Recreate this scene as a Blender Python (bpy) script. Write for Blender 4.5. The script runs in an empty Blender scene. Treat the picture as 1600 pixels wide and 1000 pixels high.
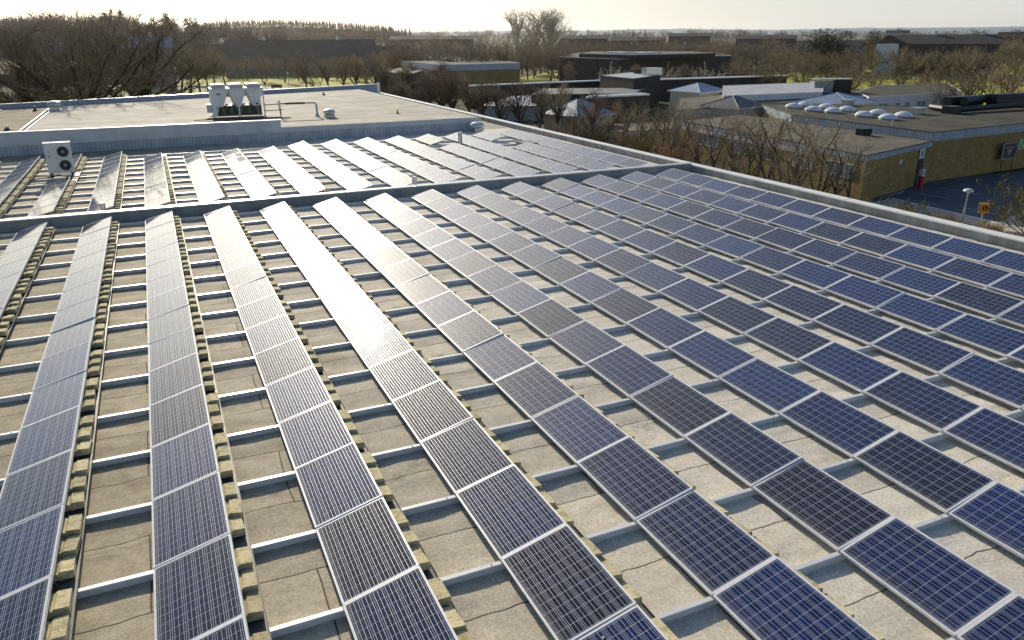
import bpy, math, random
from mathutils import Vector, Matrix, noise
R = math.radians
C = bpy.context.scene.collection
G = -5.0                      # street level; z = 0 is the low edge of the solar panels
RZ = -0.12                    # roof felt level
S = 1.67                      # panel pitch along a row
RS = 2.03                     # row pitch
TILT = 0.2612
PW, PL = 0.99, 1.65
Y2 = 22.1                     # start of the far array

# ------------------------------------------------------------------ camera numbers (survey of the photograph)
FPX = 1204.0
CP = Vector((0.846, -10.888, 6.288))
PIT, YAW, ROL = 0.3532, 0.42279, -0.00591
fw = Vector((math.sin(YAW)*math.cos(PIT), math.cos(YAW)*math.cos(PIT), -math.sin(PIT)))
r0 = Vector((math.cos(YAW), -math.sin(YAW), 0)); u0 = r0.cross(fw)
cr = r0*math.cos(ROL)+u0*math.sin(ROL); cu = -r0*math.sin(ROL)+u0*math.cos(ROL)
def ray(x, y): return fw+cr*((x-800)/FPX)+cu*((500-y)/FPX)
def gp(x, y, z=G):            # surveyed map point: where a sight line meets a level
    d = ray(x, y); t = (z-CP.z)/d.z; return CP+d*t
def at(x, y, dist):           # point on a sight line at a map distance
    d = ray(x, y); return CP+d*(dist/math.hypot(d.x, d.y))
def inview(p, m=60):
    d = Vector(p)-CP; z = d.dot(fw)
    if z < .5: return False
    x = 800+FPX*d.dot(cr)/z; y = 500-FPX*d.dot(cu)/z
    return -m < x < 1600+m and -m < y < 1000+m

# ------------------------------------------------------------------ materials
def mat(name, col=(.5, .5, .5), rough=.7, metal=0, spec=.5, build=None):
    m = bpy.data.materials.new(name); m.use_nodes = True
    nt = m.node_tree; b = nt.nodes['Principled BSDF']
    b.inputs['Base Color'].default_value = (*col, 1); b.inputs['Roughness'].default_value = rough
    b.inputs['Metallic'].default_value = metal; b.inputs['Specular IOR Level'].default_value = spec
    if build: build(NT(nt), b)
    return m
class NT:
    def __init__(s, nt): s.nt = nt
    def n(s, t, **k):
        o = s.nt.nodes.new('ShaderNode'+t)
        for a, v in k.items(): setattr(o, a, v)
        return o
    def l(s, a, b): s.nt.links.new(a, b)
    def coord(s, kind='Object', scale=(1, 1, 1), rot=(0, 0, 0), loc=(0, 0, 0)):
        if kind == 'World': c = s.n('NewGeometry').outputs['Position']
        elif kind == 'UV': c = s.n('UVMap').outputs[0]
        else: c = s.n('TexCoord').outputs[kind]
        m = s.n('Mapping'); m.inputs['Scale'].default_value = scale; m.inputs['Rotation'].default_value = rot
        m.inputs['Location'].default_value = loc
        s.l(c, m.inputs[0]); return m.outputs[0]
    def noise(s, vec, scale=5, detail=4, rough=.6, dist=0):
        o = s.n('TexNoise'); o.inputs['Scale'].default_value = scale; o.inputs['Detail'].default_value = detail
        o.inputs['Roughness'].default_value = rough; o.inputs['Distortion'].default_value = dist
        if vec is not None: s.l(vec, o.inputs['Vector'])
        return o.outputs['Fac']
    def ramp(s, fac, stops):
        o = s.n('ValToRGB'); e = o.color_ramp.elements
        while len(e) < len(stops): e.new(.5)
        for i, (p, c) in enumerate(stops):
            e[i].position = p
            c = c if isinstance(c, (tuple, list)) else (c, c, c)
            e[i].color = (*c, 1)
        s.l(fac, o.inputs[0]); return o.outputs[0]
    def mix(s, fac, a, b, mode='MIX'):
        o = s.n('Mix', data_type='RGBA', blend_type=mode)
        for k, v in ((0, fac), (6, a), (7, b)):
            if isinstance(v, (int, float)): o.inputs[k].default_value = v
            elif isinstance(v, tuple): o.inputs[k].default_value = (*v, 1)
            else: s.l(v, o.inputs[k])
        return o.outputs[2]
    def math(s, op, a, b=0, c=0):
        o = s.n('Math', operation=op)
        for k, v in enumerate((a, b, c)):
            if isinstance(v, (int, float)): o.inputs[k].default_value = v
            else: s.l(v, o.inputs[k])
        return o.outputs[0]
    def sep(s, v):
        o = s.n('SeparateXYZ'); s.l(v, o.inputs[0]); return o.outputs
    def bump(s, h, strength, dist, b):
        o = s.n('Bump'); o.inputs['Strength'].default_value = strength; o.inputs['Distance'].default_value = dist
        s.l(h, o.inputs['Height']); s.l(o.outputs[0], b.inputs['Normal']); return o

def noisy(c1, c2, scale=3, kind='Object', detail=5, rough=.8, metal=0, bump=0, stretch=(1, 1, 1), spec=.5):
    def f(N, b):
        v = N.coord(kind, stretch); n = N.noise(v, scale, detail)
        N.l(N.ramp(n, [(.3, c1), (.7, c2)]), b.inputs['Base Color'])
        if bump: N.bump(n, bump, .02, b)
    return mat('m', rough=rough, metal=metal, spec=spec, build=f)

def m_felt(N, b):             # mineral roofing felt: grain, sheet seams, wrinkles, stains
    p = N.coord('World')
    wob = N.noise(p, .8, 2)
    px = N.sep(p)
    cmb = N.n('CombineXYZ')
    N.l(N.math('ADD', px[0], N.math('MULTIPLY', wob, .10)), cmb.inputs[0])
    N.l(N.math('ADD', px[1], N.math('ADD', .62, N.math('MULTIPLY', N.noise(N.coord('World', (1, 1, 1), loc=(7, 3, 0)), 1.1, 3), .20))), cmb.inputs[1])
    br = N.n('TexBrick', offset=.37, offset_frequency=2, squash=1.0)
    br.inputs['Scale'].default_value = 1; br.inputs['Brick Width'].default_value = 3.1
    br.inputs['Row Height'].default_value = S; br.inputs['Mortar Size'].default_value = .014
    br.inputs['Mortar Smooth'].default_value = .4; br.inputs['Bias'].default_value = 0
    br.inputs['Color1'].default_value = (.8, .8, .8, 1); br.inputs['Color2'].default_value = (1, 1, 1, 1)
    br.inputs['Mortar'].default_value = (.22, .2, .17, 1)
    N.l(cmb.outputs[0], br.inputs['Vector'])
    grain = N.noise(p, 26, 6, .85); mid = N.noise(p, 3.5, 5, .65); big = N.noise(p, .35, 4, .6)
    g = N.ramp(grain, [(.34, (.66, .63, .58)), (.5, (.98, .96, .92)), (.66, (1.28, 1.27, 1.24))])
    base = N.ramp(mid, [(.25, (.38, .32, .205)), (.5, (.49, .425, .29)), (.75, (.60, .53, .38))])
    # felt turns paler towards the right edge: sunlit brightness put into the colour
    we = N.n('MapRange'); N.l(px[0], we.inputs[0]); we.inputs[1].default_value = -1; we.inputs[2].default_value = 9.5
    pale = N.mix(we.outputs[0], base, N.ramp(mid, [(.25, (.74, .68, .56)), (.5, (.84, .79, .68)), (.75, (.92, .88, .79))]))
    c = N.mix(1, pale, g, 'MULTIPLY'); c = N.mix(1, c, br.outputs['Color'], 'MULTIPLY')
    st = N.ramp(big, [(.30, (.70, .66, .58)), (.42, (1, 1, 1))]); c = N.mix(.9, c, st, 'MULTIPLY')
    moss = N.ramp(N.noise(p, .8, 7, .7), [(.60, 0), (.70, 1)]); c = N.mix(N.math('MULTIPLY', moss, .55), c, (.10, .085, .035))
    N.l(c, b.inputs['Base Color']); b.inputs['Roughness'].default_value = .85; b.inputs['Specular IOR Level'].default_value = .25
    wr = N.noise(N.coord('World', (.8, 1.8, 1)), 1.0, 3, .4, .6)
    h = N.math('ADD', N.math('MULTIPLY', wr, 1.0), N.math('MULTIPLY', grain, .06)); h = N.math('SUBTRACT', h, N.math('MULTIPLY', br.outputs['Fac'], .1))
    N.bump(h, .38, .06, b)
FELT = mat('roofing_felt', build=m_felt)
def m_felt2(c1, c2, seam=True, pitch=1.0, length=9):
    def f(N, b):
        p = N.coord('World', rot=(0, 0, R(0)))
        br = N.n('TexBrick', offset=.4); br.inputs['Scale'].default_value = 1; br.inputs['Brick Width'].default_value = length
        br.inputs['Row Height'].default_value = pitch; br.inputs['Mortar Size'].default_value = .02; br.inputs['Mortar Smooth'].default_value = .6
        br.inputs['Color1'].default_value = (.84, .84, .84, 1); br.inputs['Color2'].default_value = (1, 1, 1, 1); br.inputs['Mortar'].default_value = (.6, .58, .55, 1)
        N.l(p, br.inputs['Vector'])
        n = N.noise(p, .5, 6, .65); c = N.ramp(n, [(.3, c1), (.68, c2)])
        gr = N.noise(p, 14, 4, .7); c = N.mix(.6, c, N.ramp(gr, [(.3, .6), (.7, 1.25)]), 'MULTIPLY')
        if seam: c = N.mix(1, c, br.outputs['Color'], 'MULTIPLY')
        st = N.noise(N.coord('World', (.2, 1.4, 1)), .6, 4); c = N.mix(.5, c, N.ramp(st, [(.35, (.65, .6, .52)), (.6, (1.05, 1.03, 1))]), 'MULTIPLY')
        N.l(c, b.inputs['Base Color']); b.inputs['Roughness'].default_value = .9; b.inputs['Specular IOR Level'].default_value = .2
        N.bump(gr, .3, .02, b)
    return mat('felt_roof', build=f)
FELT_UP = m_felt2((.50, .46, .36), (.76, .72, .60)); FELT_BROWN = m_felt2((.20, .16, .11), (.40, .33, .21))
FELT_STRIP = m_felt2((.5, .46, .38), (.7, .66, .56))
FELT_DARK = m_felt2((.055, .055, .04), (.125, .12, .085), pitch=1.0)
FELT_MID = m_felt2((.12, .11, .085), (.22, .205, .155))

def m_cells(N, b):            # 6 x 10 polycrystalline cells with three busbars each
    uv = N.sep(N.n('UVMap').outputs[0]); u, v = uv[0], uv[1]       # u across (6), v along (10)
    fu = N.math('FRACT', u); fv = N.math('FRACT', v)
    du = N.math('ABSOLUTE', N.math('SUBTRACT', fu, .5)); dv = N.math('ABSOLUTE', N.math('SUBTRACT', fv, .5))
    gu = N.math('GREATER_THAN', du, .485); gv = N.math('GREATER_THAN', dv, .486)
    bus = None
    b3 = N.math('ABSOLUTE', N.math('SUBTRACT', N.math('FRACT', N.math('MULTIPLY', fu, 3)), .5))
    bus = N.math('LESS_THAN', b3, .027)
    oi = N.n('ObjectInfo').outputs['Random']
    cell = N.n('CombineXYZ'); N.l(N.math('FLOOR', u), cell.inputs[0]); N.l(N.math('FLOOR', v), cell.inputs[1]); N.l(N.math('MULTIPLY', oi, 90), cell.inputs[2])
    wn = N.n('TexWhiteNoise', noise_dimensions='3D'); N.l(cell.outputs[0], wn.inputs['Vector'])
    vor = N.n('TexVoronoi'); vor.inputs['Scale'].default_value = 55; N.l(N.n('TexCoord').outputs['Object'], vor.inputs['Vector'])
    vs = N.n('SeparateColor'); N.l(vor.outputs['Color'], vs.inputs[0])
    blue = N.ramp(oi, [(0, (.003, .008, .026)), (.3, (.002, .014, .070)), (.7, (.002, .022, .110)), (1, (.007, .008, .022))])
    k = N.math('ADD', .55, N.math('ADD', N.math('MULTIPLY', vs.outputs[0], .6), N.math('MULTIPLY', wn.outputs['Value'], .45)))
    kk = N.n('CombineXYZ'); [N.l(k, kk.inputs[i]) for i in range(3)]
    c = N.mix(1, blue, kk.outputs[0], 'MULTIPLY')
    c = N.mix(N.math('MULTIPLY', bus, .95), c, (.74, .74, .74))
    c = N.mix(N.math('MAXIMUM', gu, N.math('MULTIPLY', gv, .9)), c, (.58, .64, .72))
    # dust and droppings
    off = N.n('CombineXYZ'); N.l(N.math('MULTIPLY', oi, 57), off.inputs[0]); N.l(N.math('MULTIPLY', oi, 31), off.inputs[1])
    va = N.n('VectorMath', operation='ADD'); N.l(N.n('TexCoord').outputs['Object'], va.inputs[0]); N.l(off.outputs[0], va.inputs[1])
    dust = N.noise(va.outputs[0], 2.2, 5, .6)
    c = N.mix(N.math('MULTIPLY', dust, .05), c, (.5, .45, .36))
    low = N.ramp(u, [(0, 1), (.9, 0)]); c = N.mix(N.math('MULTIPLY', low, N.math('MULTIPLY', dust, .35)), c, (.36, .32, .25))
    vd = N.n('TexVoronoi'); vd.inputs['Scale'].default_value = 2.1; vd.inputs['Randomness'].default_value = 1; N.l(va.outputs[0], vd.inputs['Vector'])
    wv = N.n('SeparateColor'); N.l(vd.outputs['Color'], wv.inputs[0])
    drop = N.math('MULTIPLY', N.math('LESS_THAN', N.math('ADD', vd.outputs['Distance'], N.math('MULTIPLY', N.noise(va.outputs[0], 45, 3), .03)), .042), N.math('GREATER_THAN', wv.outputs[0], .45))
    c = N.mix(drop, c, (.8, .8, .76))
    N.l(c, b.inputs['Base Color'])
    b.inputs['Roughness'].default_value = .42; b.inputs['Specular IOR Level'].default_value = 0
    N.l(N.math('MULTIPLY', bus, .5), b.inputs['Metallic'])
    b.inputs['Coat Weight'].default_value = 1; b.inputs['Coat IOR'].default_value = 1.45
    N.l(N.math('ADD', N.math('MULTIPLY_ADD', oi, .045, .03), N.math('MULTIPLY', dust, .055)), b.inputs['Coat Roughness'])
CELLS = mat('solar_cells', build=m_cells)
ALU = noisy((.72, .73, .74), (.86, .86, .85), 6, rough=.45, metal=.0)
RAIL = noisy((.76, .75, .71), (.90, .89, .85), 4, rough=.36, metal=.15, stretch=(1, 6, 6))
GALV = noisy((.38, .41, .44), (.6, .62, .64), 18, rough=.32, metal=.8)
TRAY = noisy((.06, .065, .06), (.22, .22, .2), 3, rough=.6, metal=.0, stretch=(1, .6, 1))
STEEL_DK = noisy((.10, .105, .10), (.19, .19, .17), 8, rough=.5, metal=.4)
def m_block(N, b):
    p = N.coord('World'); n = N.noise(p, 40, 5, .7); oi = N.n('ObjectInfo').outputs['Random']
    c = N.ramp(n, [(.3, (.50, .43, .24)), (.7, (.80, .72, .47))])
    c = N.mix(.6, c, N.ramp(oi, [(0, (.55, .55, .52)), (.4, (.9, .9, .88)), (1, (1.12, 1.1, 1.05))]), 'MULTIPLY')
    st = N.ramp(N.noise(p, 7, 4, .7), [(.38, (.55, .55, .5)), (.52, (1, 1, 1))]); c = N.mix(.8, c, st, 'MULTIPLY')
    N.l(c, b.inputs['Base Color']); b.inputs['Roughness'].default_value = .95; N.bump(N.noise(p, 22, 5, .75), .7, .02, b)
BLOCK = mat('concrete_block', build=m_block)
COPING = noisy((.80, .80, .77), (.92, .91, .88), 1.5, rough=.55)
UPSTAND = noisy((.20, .22, .22), (.42, .43, .41), 1.1, kind='World', rough=.8, bump=.3, stretch=(1.5, 1.5, .3), detail=7)
def m_ribs(c1, c2, pitch, axis_dir=0, metal=.2):
    def f(N, b):
        p = N.sep(N.coord('World')); s = N.math('ADD', p[0], p[1]) if axis_dir == 2 else p[axis_dir]
        fr = N.math('FRACT', N.math('DIVIDE', s, pitch)); e = N.math('LESS_THAN', fr, .12)
        n = N.noise(N.coord('World', (1, 1, .4)), 1.8, 5)
        c = N.ramp(n, [(.3, c1), (.7, c2)]); c = N.mix(N.math('MULTIPLY', e, .45), c, (.05, .06, .08))
        N.l(c, b.inputs['Base Color']); b.inputs['Roughness'].default_value = .45; b.inputs['Metallic'].default_value = metal
        N.bump(N.math('PINGPONG', N.math('MULTIPLY', fr, 1), .5), .6, .05, b)
    return mat('ribbed_metal', build=f)
RIBS = m_ribs((.30, .36, .42), (.48, .54, .60), .22, 0)
ZINC = m_ribs((.27, .34, .42), (.46, .54, .62), .35, 2)
ZINC_ROOF = m_ribs((.25, .32, .40), (.5, .58, .66), .55, 0, .35)
BAND = noisy((.42, .48, .54), (.56, .62, .67), 1.2, kind='World', rough=.4, metal=.2)
def m_brick(N, b):
    v = N.coord('World', (1, 1, 1)); p = N.sep(v); cm = N.n('CombineXYZ')
    N.l(N.math('ADD', p[0], p[1]), cm.inputs[0]); N.l(p[2], cm.inputs[1])
    br = N.n('TexBrick'); br.inputs['Scale'].default_value = 1; br.inputs['Brick Width'].default_value = .24; br.inputs['Row Height'].default_value = .075
    br.inputs['Mortar Size'].default_value = .008; br.inputs['Color1'].default_value = (.31, .205, .065, 1); br.inputs['Color2'].default_value = (.50, .355, .125, 1)
    br.inputs['Mortar'].default_value = (.25, .2, .09, 1); N.l(cm.outputs[0], br.inputs['Vector'])
    n = N.noise(v, .9, 6, .7); c = N.mix(.85, br.outputs['Color'], N.ramp(n, [(.3, (.66, .66, .56)), (.7, (1.15, 1.08, .98))]), 'MULTIPLY')
    n2 = N.noise(v, 9, 3, .7); c = N.mix(.7, c, N.ramp(n2, [(.3, .6), (.7, 1.3)]), 'MULTIPLY')
    N.l(c, b.inputs['Base Color']); b.inputs['Roughness'].default_value = .9
BRICK = mat('yellow_brick', build=m_brick)
WHITE = noisy((.62, .64, .66), (.8, .8, .8), .8, kind='World', rough=.6)
CREAM = noisy((.44, .42, .36), (.58, .56, .48), .8, kind='World', rough=.8)
GREYW = noisy((.32, .34, .36), (.46, .48, .5), .7, kind='World', rough=.7)
DARKW = noisy((.030, .028, .026), (.060, .054, .048), .6, kind='World', rough=.8)
BROWNW = noisy((.09, .06, .05), (.16, .11, .09), .6, kind='World', rough=.85)
BROWNP = noisy((.13, .10, .085), (.30, .27, .24), .25, kind='World', rough=.85)
DARKROOF = noisy((.030, .027, .027), (.062, .055, .05), .4, kind='World', rough=.85, stretch=(1, 1, 1))
GLASS = mat('window_glass', (.22, .30, .38), .10, 0, .8)
FRAMEW = mat('window_frame', (.72, .74, .75), .5)
BLACK = noisy((.012, .012, .014), (.03, .03, .032), 5, rough=.5)
DOME = mat('opal_acrylic', (.82, .84, .84), .25)
PAINTW = noisy((.68, .69, .68), (.80, .80, .79), 3, rough=.45)
PAINTG = noisy((.42, .44, .42), (.55, .56, .54), 3, rough=.5)
GREENDK = noisy((.05, .07, .04), (.11, .13, .07), 6, rough=.6)
RUST = noisy((.25, .12, .07), (.36, .2, .12), 9, rough=.8)
RED = mat('red_paint', (.55, .02, .03), .4); ORANGE = mat('orange_paint', (.75, .30, .02), .45)
GREEN = mat('green_print', (.16, .42, .05), .5); BLUE = mat('blue_paint', (.06, .22, .5), .45); NAVY = mat('navy_badge', (.03, .05, .22), .4)
MAROON = noisy((.06, .025, .03), (.10, .05, .05), 4, rough=.5); PINKG = mat('grey_pink_print', (.35, .24, .25), .5); GREYP = mat('grey_print', (.35, .38, .42), .6)
def m_asph(N, b):
    p = N.coord('World'); n = N.noise(p, .35, 5); g = N.noise(p, 18, 4, .8)
    c = N.ramp(n, [(.3, (.06, .075, .09)), (.7, (.115, .135, .155))]); c = N.mix(.7, c, N.ramp(g, [(.3, .7), (.7, 1.35)]), 'MULTIPLY')
    N.l(c, b.inputs['Base Color']); b.inputs['Roughness'].default_value = .85; N.bump(g, .3, .02, b)
ASPH = mat('asphalt', build=m_asph)
def m_pave(N, b):
    p = N.coord('World'); br = N.n('TexBrick'); br.inputs['Scale'].default_value = 1; br.inputs['Brick Width'].default_value = .5; br.inputs['Row Height'].default_value = .5
    br.inputs['Mortar Size'].default_value = .012; br.inputs['Color1'].default_value = (.58, .48, .38, 1); br.inputs['Color2'].default_value = (.70, .59, .48, 1); br.inputs['Mortar'].default_value = (.22, .19, .15, 1)
    N.l(p, br.inputs['Vector']); c = N.mix(.7, br.outputs['Color'], N.ramp(N.noise(p, 1.2, 6), [(.3, .75), (.7, 1.15)]), 'MULTIPLY'); N.l(c, b.inputs['Base Color']); b.inputs['Roughness'].default_value = .9
PAVE = mat('concrete_paving', build=m_pave)
def m_ground(N, b):
    p = N.coord('World'); n = N.noise(p, .012, 7, .65, 1.2); m = N.noise(p, .4, 6, .7); f = N.noise(p, .0022, 4, .6, .6)
    c = N.ramp(n, [(.3, (.055, .042, .025)), (.45, (.10, .085, .045)), (.55, (.085, .10, .035)), (.7, (.14, .12, .07))])
    c = N.mix(.8, c, N.ramp(m, [(.25, .55), (.75, 1.4)]), 'MULTIPLY')
    far = N.n('MapRange'); vl = N.n('VectorMath', operation='LENGTH'); N.l(p, vl.inputs[0]); N.l(vl.outputs['Value'], far.inputs[0])
    far.inputs[1].default_value = 420; far.inputs[2].default_value = 900
    fields = N.ramp(f, [(.35, (.10, .10, .06)), (.45, (.22, .27, .09)), (.55, (.30, .27, .15)), (.65, (.14, .16, .09))])
    c = N.mix(far.outputs[0], c, fields); N.l(c, b.inputs['Base Color']); b.inputs['Roughness'].default_value = 1; b.inputs['Specular IOR Level'].default_value = .1
GROUND = mat('ground', build=m_ground)
def m_lawn(N, b):
    p = N.coord('World'); n = N.noise(p, .06, 6, .65); m = N.noise(p, 1.5, 5, .7)
    c = N.ramp(n, [(.3, (.34, .31, .055)), (.5, (.44, .43, .06)), (.7, (.54, .50, .08))]); c = N.mix(.7, c, N.ramp(m, [(.25, .7), (.75, 1.25)]), 'MULTIPLY')
    N.l(c, b.inputs['Base Color']); b.inputs['Roughness'].default_value = .95; b.inputs['Specular IOR Level'].default_value = .2
LAWN = mat('winter_grass', build=m_lawn)
PATH = noisy((.32, .29, .25), (.46, .43, .38), .8, kind='World', rough=.9)
def bark(c1, c2):
    def f(N, b):
        oi = N.n('ObjectInfo').outputs['Random']; n = N.noise(N.coord('Object'), 1.1, 4)
        c = N.ramp(n, [(.3, c1), (.7, c2)]); c = N.mix(.8, c, N.ramp(oi, [(0, (.7, .68, .66)), (.5, (1, 1, 1)), (1, (1.3, 1.2, 1.05))]), 'MULTIPLY')
        N.l(c, b.inputs['Base Color']); b.inputs['Roughness'].default_value = .8; b.inputs['Specular IOR Level'].default_value = .3
    return mat('bark', build=f)
TWIG_N = bark((.30, .25, .16), (.54, .46, .30)); BARKD = bark((.05, .04, .032), (.09, .075, .06)); BARK = bark((.09, .075, .055), (.19, .155, .11)); TWIG = bark((.21, .17, .10), (.38, .31, .19)); TWIG2 = bark((.26, .20, .13), (.42, .33, .22))
TWIG_P = bark((.5, .45, .36), (.68, .62, .5)); TWIG_R = bark((.34, .24, .14), (.52, .39, .23)); NEEDLE = bark((.03, .042, .022), (.07, .085, .04))
TWIG_H = bark((.25, .18, .13), (.40, .30, .21)); REED = noisy((.25, .19, .08), (.42, .34, .15), 4, rough=.95); HEDGE = bark((.16, .15, .055), (.30, .26, .09))
HILL = noisy((.19, .22, .22), (.30, .32, .30), .004, kind='World', rough=1, detail=8, spec=0); HILLB = noisy((.26, .33, .40), (.36, .42, .46), .003, kind='World', rough=1, detail=8, spec=0)  # blue-grey of distance haze is put into the hill colour

# ------------------------------------------------------------------ mesh helpers
class MB:
    def __init__(s): s.v = []; s.f = []; s.uv = None
    def face(s, pts):
        n = len(s.v); s.v += [tuple(p) for p in pts]; s.f.append(tuple(range(n, n+len(pts)))); return s
    def box(s, x0, x1, y0, y1, z0, z1, M=None):
        n = len(s.v); c = [Vector((x, y, z)) for z in (z0, z1) for x, y in ((x0, y0), (x1, y0), (x1, y1), (x0, y1))]
        if M is not None: c = [M @ p for p in c]
        s.v += [tuple(p) for p in c]
        s.f += [tuple(n+i for i in q) for q in ((3, 2, 1, 0), (4, 5, 6, 7), (0, 1, 5, 4), (1, 2, 6, 5), (2, 3, 7, 6), (3, 0, 4, 7))]; return s
    def bar(s, a, b, r, r2=None, k=6):                # tapered round bar
        a, b = Vector(a), Vector(b); r2 = r if r2 is None else r2; d = (b-a)
        if d.length < 1e-6: return s
        q = d.to_track_quat('Z', 'Y'); n = len(s.v)
        for p, rr in ((a, r), (b, r2)):
            for i in range(k):
                t = 2*math.pi*i/k; s.v.append(tuple(p+q @ Vector((math.cos(t)*rr, math.sin(t)*rr, 0))))
        for i in range(k): j = (i+1) % k; s.f.append((n+i, n+j, n+k+j, n+k+i))
        s.f.append(tuple(n+i for i in reversed(range(k)))); s.f.append(tuple(n+k+i for i in range(k))); return s
    def lathe(s, prof, k=16, M=None):
        n = len(s.v); m = len(prof)
        for r, z in prof:
            for i in range(k):
                t = 2*math.pi*i/k; p = Vector((r*math.cos(t), r*math.sin(t), z)); s.v.append(tuple(M @ p if M is not None else p))
        for a in range(m-1):
            for i in range(k): j = (i+1) % k; s.f.append((n+a*k+i, n+a*k+j, n+(a+1)*k+j, n+(a+1)*k+i))
        s.f.append(tuple(n+i for i in reversed(range(k)))); s.f.append(tuple(n+(m-1)*k+i for i in range(k))); return s
    def prism(s, pts, z0, z1, caps=True):
        n = len(s.v); k = len(pts); s.v += [(p[0], p[1], z0) for p in pts]+[(p[0], p[1], z1) for p in pts]
        for i in range(k): j = (i+1) % k; s.f.append((n+i, n+j, n+k+j, n+k+i))
        if caps: s.f.append(tuple(n+i for i in reversed(range(k)))); s.f.append(tuple(n+k+i for i in range(k)))
        return s
    def mesh(s, name, m, smooth=False):
        me = bpy.data.meshes.new(name); me.from_pydata(s.v, [], s.f); me.update()
        if s.uv:
            l = me.uv_layers.new(name='UVMap')
            for i, q in enumerate(s.uv): l.data[i].uv = q
        if m: me.materials.append(m)
        if smooth: me.polygons.foreach_set('use_smooth', [True]*len(me.polygons))
        return me
def tag(o, label=None, cat=None, group=None, kind=None):
    if label: o['label'] = label
    if cat: o['category'] = cat
    if group: o['group'] = group
    if kind: o['kind'] = kind
    return o
def link(name, data, parent=None, M=None):
    o = bpy.data.objects.new(name, data); C.objects.link(o)
    if parent: o.parent = parent
    if M is not None: o.matrix_local = M
    return o
def obj(name, mb, m, parent=None, smooth=False, bevel=0):
    o = link(name, mb.mesh(name, m, smooth), parent)
    if bevel:
        b = o.modifiers.new('bevel', 'BEVEL'); b.width = bevel; b.segments = 2; b.limit_method = 'ANGLE'
    return o
def thing(name, label, cat, loc=(0, 0, 0), rz=0, group=None):
    o = bpy.data.objects.new(name, None); C.objects.link(o); o.location = loc; o.rotation_euler = (0, 0, rz); o.empty_display_size = .2
    return tag(o, label, cat, group)
def struct(name, mb, m, smooth=False): return tag(obj(name, mb, m, None, smooth), kind='structure')
ORD = ['zeroth', 'first', 'second', 'third', 'fourth', 'fifth', 'sixth', 'seventh', 'eighth', 'ninth', 'tenth', 'eleventh', 'twelfth', 'thirteenth', 'fourteenth', 'fifteenth', 'sixteenth', 'seventeenth', 'eighteenth', 'nineteenth', 'twentieth']

# ------------------------------------------------------------------ the building we look across
bld = thing('flat_roof_building', 'large flat roofed building carrying the solar panels, with felt roof and raised rear block', 'building', (0, 0, RZ))
def bp(name, mb, m, **k):
    for i, v in enumerate(mb.v): mb.v[i] = (v[0], v[1], v[2]-RZ)
    return obj(name, mb, m, bld, **k)
def felt_grid(x0, x1, y0, y1, st):
    mb = MB(); nx = int((x1-x0)/st); ny = int((y1-y0)/st)
    for j in range(ny+1):
        for i in range(nx+1):
            x = x0+(x1-x0)*i/nx; y = y0+(y1-y0)*j/ny
            h = noise.noise(Vector((x*.8, y*1.9, 3)))*.022+noise.noise(Vector((x*2.3, y*4.5, 9)))*.012+noise.noise(Vector((x*.25, y*.3, 1)))*.02
            mb.v.append((x, y, RZ-.008+h))
    for j in range(ny):
        for i in range(nx): a = j*(nx+1)+i; mb.f.append((a, a+1, a+nx+2, a+nx+1))
    return mb
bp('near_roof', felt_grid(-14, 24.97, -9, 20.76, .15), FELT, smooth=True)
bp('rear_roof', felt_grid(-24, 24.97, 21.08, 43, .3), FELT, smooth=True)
CZ, EZ = .27, .19
bp('wall', MB().prism([(-24, -9), (25.3, -9), (25.3, 82), (-24, 66)], G+.01, RZ-.14), BRICK)
bp('cross_parapet', MB().box(-24, 24.96, 20.76, 21.06, RZ-.1, CZ-.03), UPSTAND)
cp = MB()
for i in range(17): cp.box(-24+i*2.88+.012, -24+(i+1)*2.88-.012, 20.72, 21.10, CZ-.03+.001*(i % 2), CZ+.02)
bp('parapet_coping', cp, noisy((.50, .52, .53), (.66, .68, .68), 1.6, rough=.4, metal=.25), bevel=.01)
ep = MB(); ep.box(24.97, 25.33, -9, 81, RZ-.5, EZ-.03); bp('edge_parapet', ep, UPSTAND)
cp = MB(); y = -9.0; i = 0
while y < 80: cp.box(24.93, 25.40, y+.014, min(y+2.5, 80.8)-.014, EZ-.03+.001*(i % 2), EZ+.025); y += 2.5; i += 1
bp('edge_coping', cp, COPING, bevel=.01)
bp('roof_strip', MB().box(22.2, 24.97, 43.0, 80, RZ-.2, RZ+.0), FELT_STRIP)
ZR = .76
FAR = lambda x: 66.5+(x+14)*(14.0/39)           # rear eaves run slightly askew
bp('raised_block', MB().prism([(-24, 42.62), (22.35, 42.62), (22.35, FAR(22.35)), (-24, FAR(-24))], RZ-.3, ZR-.03), GREYW)
bp('upper_roof', MB().face([(-6.85, 42.5, ZR), (22.4, 42.5, ZR), (22.4, FAR(22.4), ZR), (-6.85, FAR(-6.85), ZR)]), FELT_UP)
bp('brown_roof', MB().face([(-24, 42.5, ZR-.02), (-6.85, 42.5, ZR-.02), (-6.85, FAR(-6.85), ZR-.02), (-24, FAR(-24), ZR-.02)]), FELT_BROWN)
bp('roof_divider', MB().box(-7.05, -6.93, 42.9, FAR(-7)-.2, ZR, ZR+.10).box(-6.75, -6.65, 42.9, FAR(-7)-.2, ZR, ZR+.07), COPING)
bp('ribbed_wall', MB().box(-24, 22.40, 42.55, 42.61, RZ-.1, .44), RIBS)
bp('fascia_band', MB().box(-24, 22.46, 42.46, 42.60, .44, ZR-.01), BAND)
bp('tall_upstand', MB().box(-24, 8.35, 42.44, 42.74, ZR-.01, 1.20), BAND)
bp('upstand_coping', MB().box(-24, 8.40, 42.38, 42.80, 1.20, 1.25).box(19.6, 20.9, 42.4, 42.75, ZR, ZR+.05), COPING)
a0, a1 = (-24, FAR(-24)), (25.1, FAR(25.1))
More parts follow.
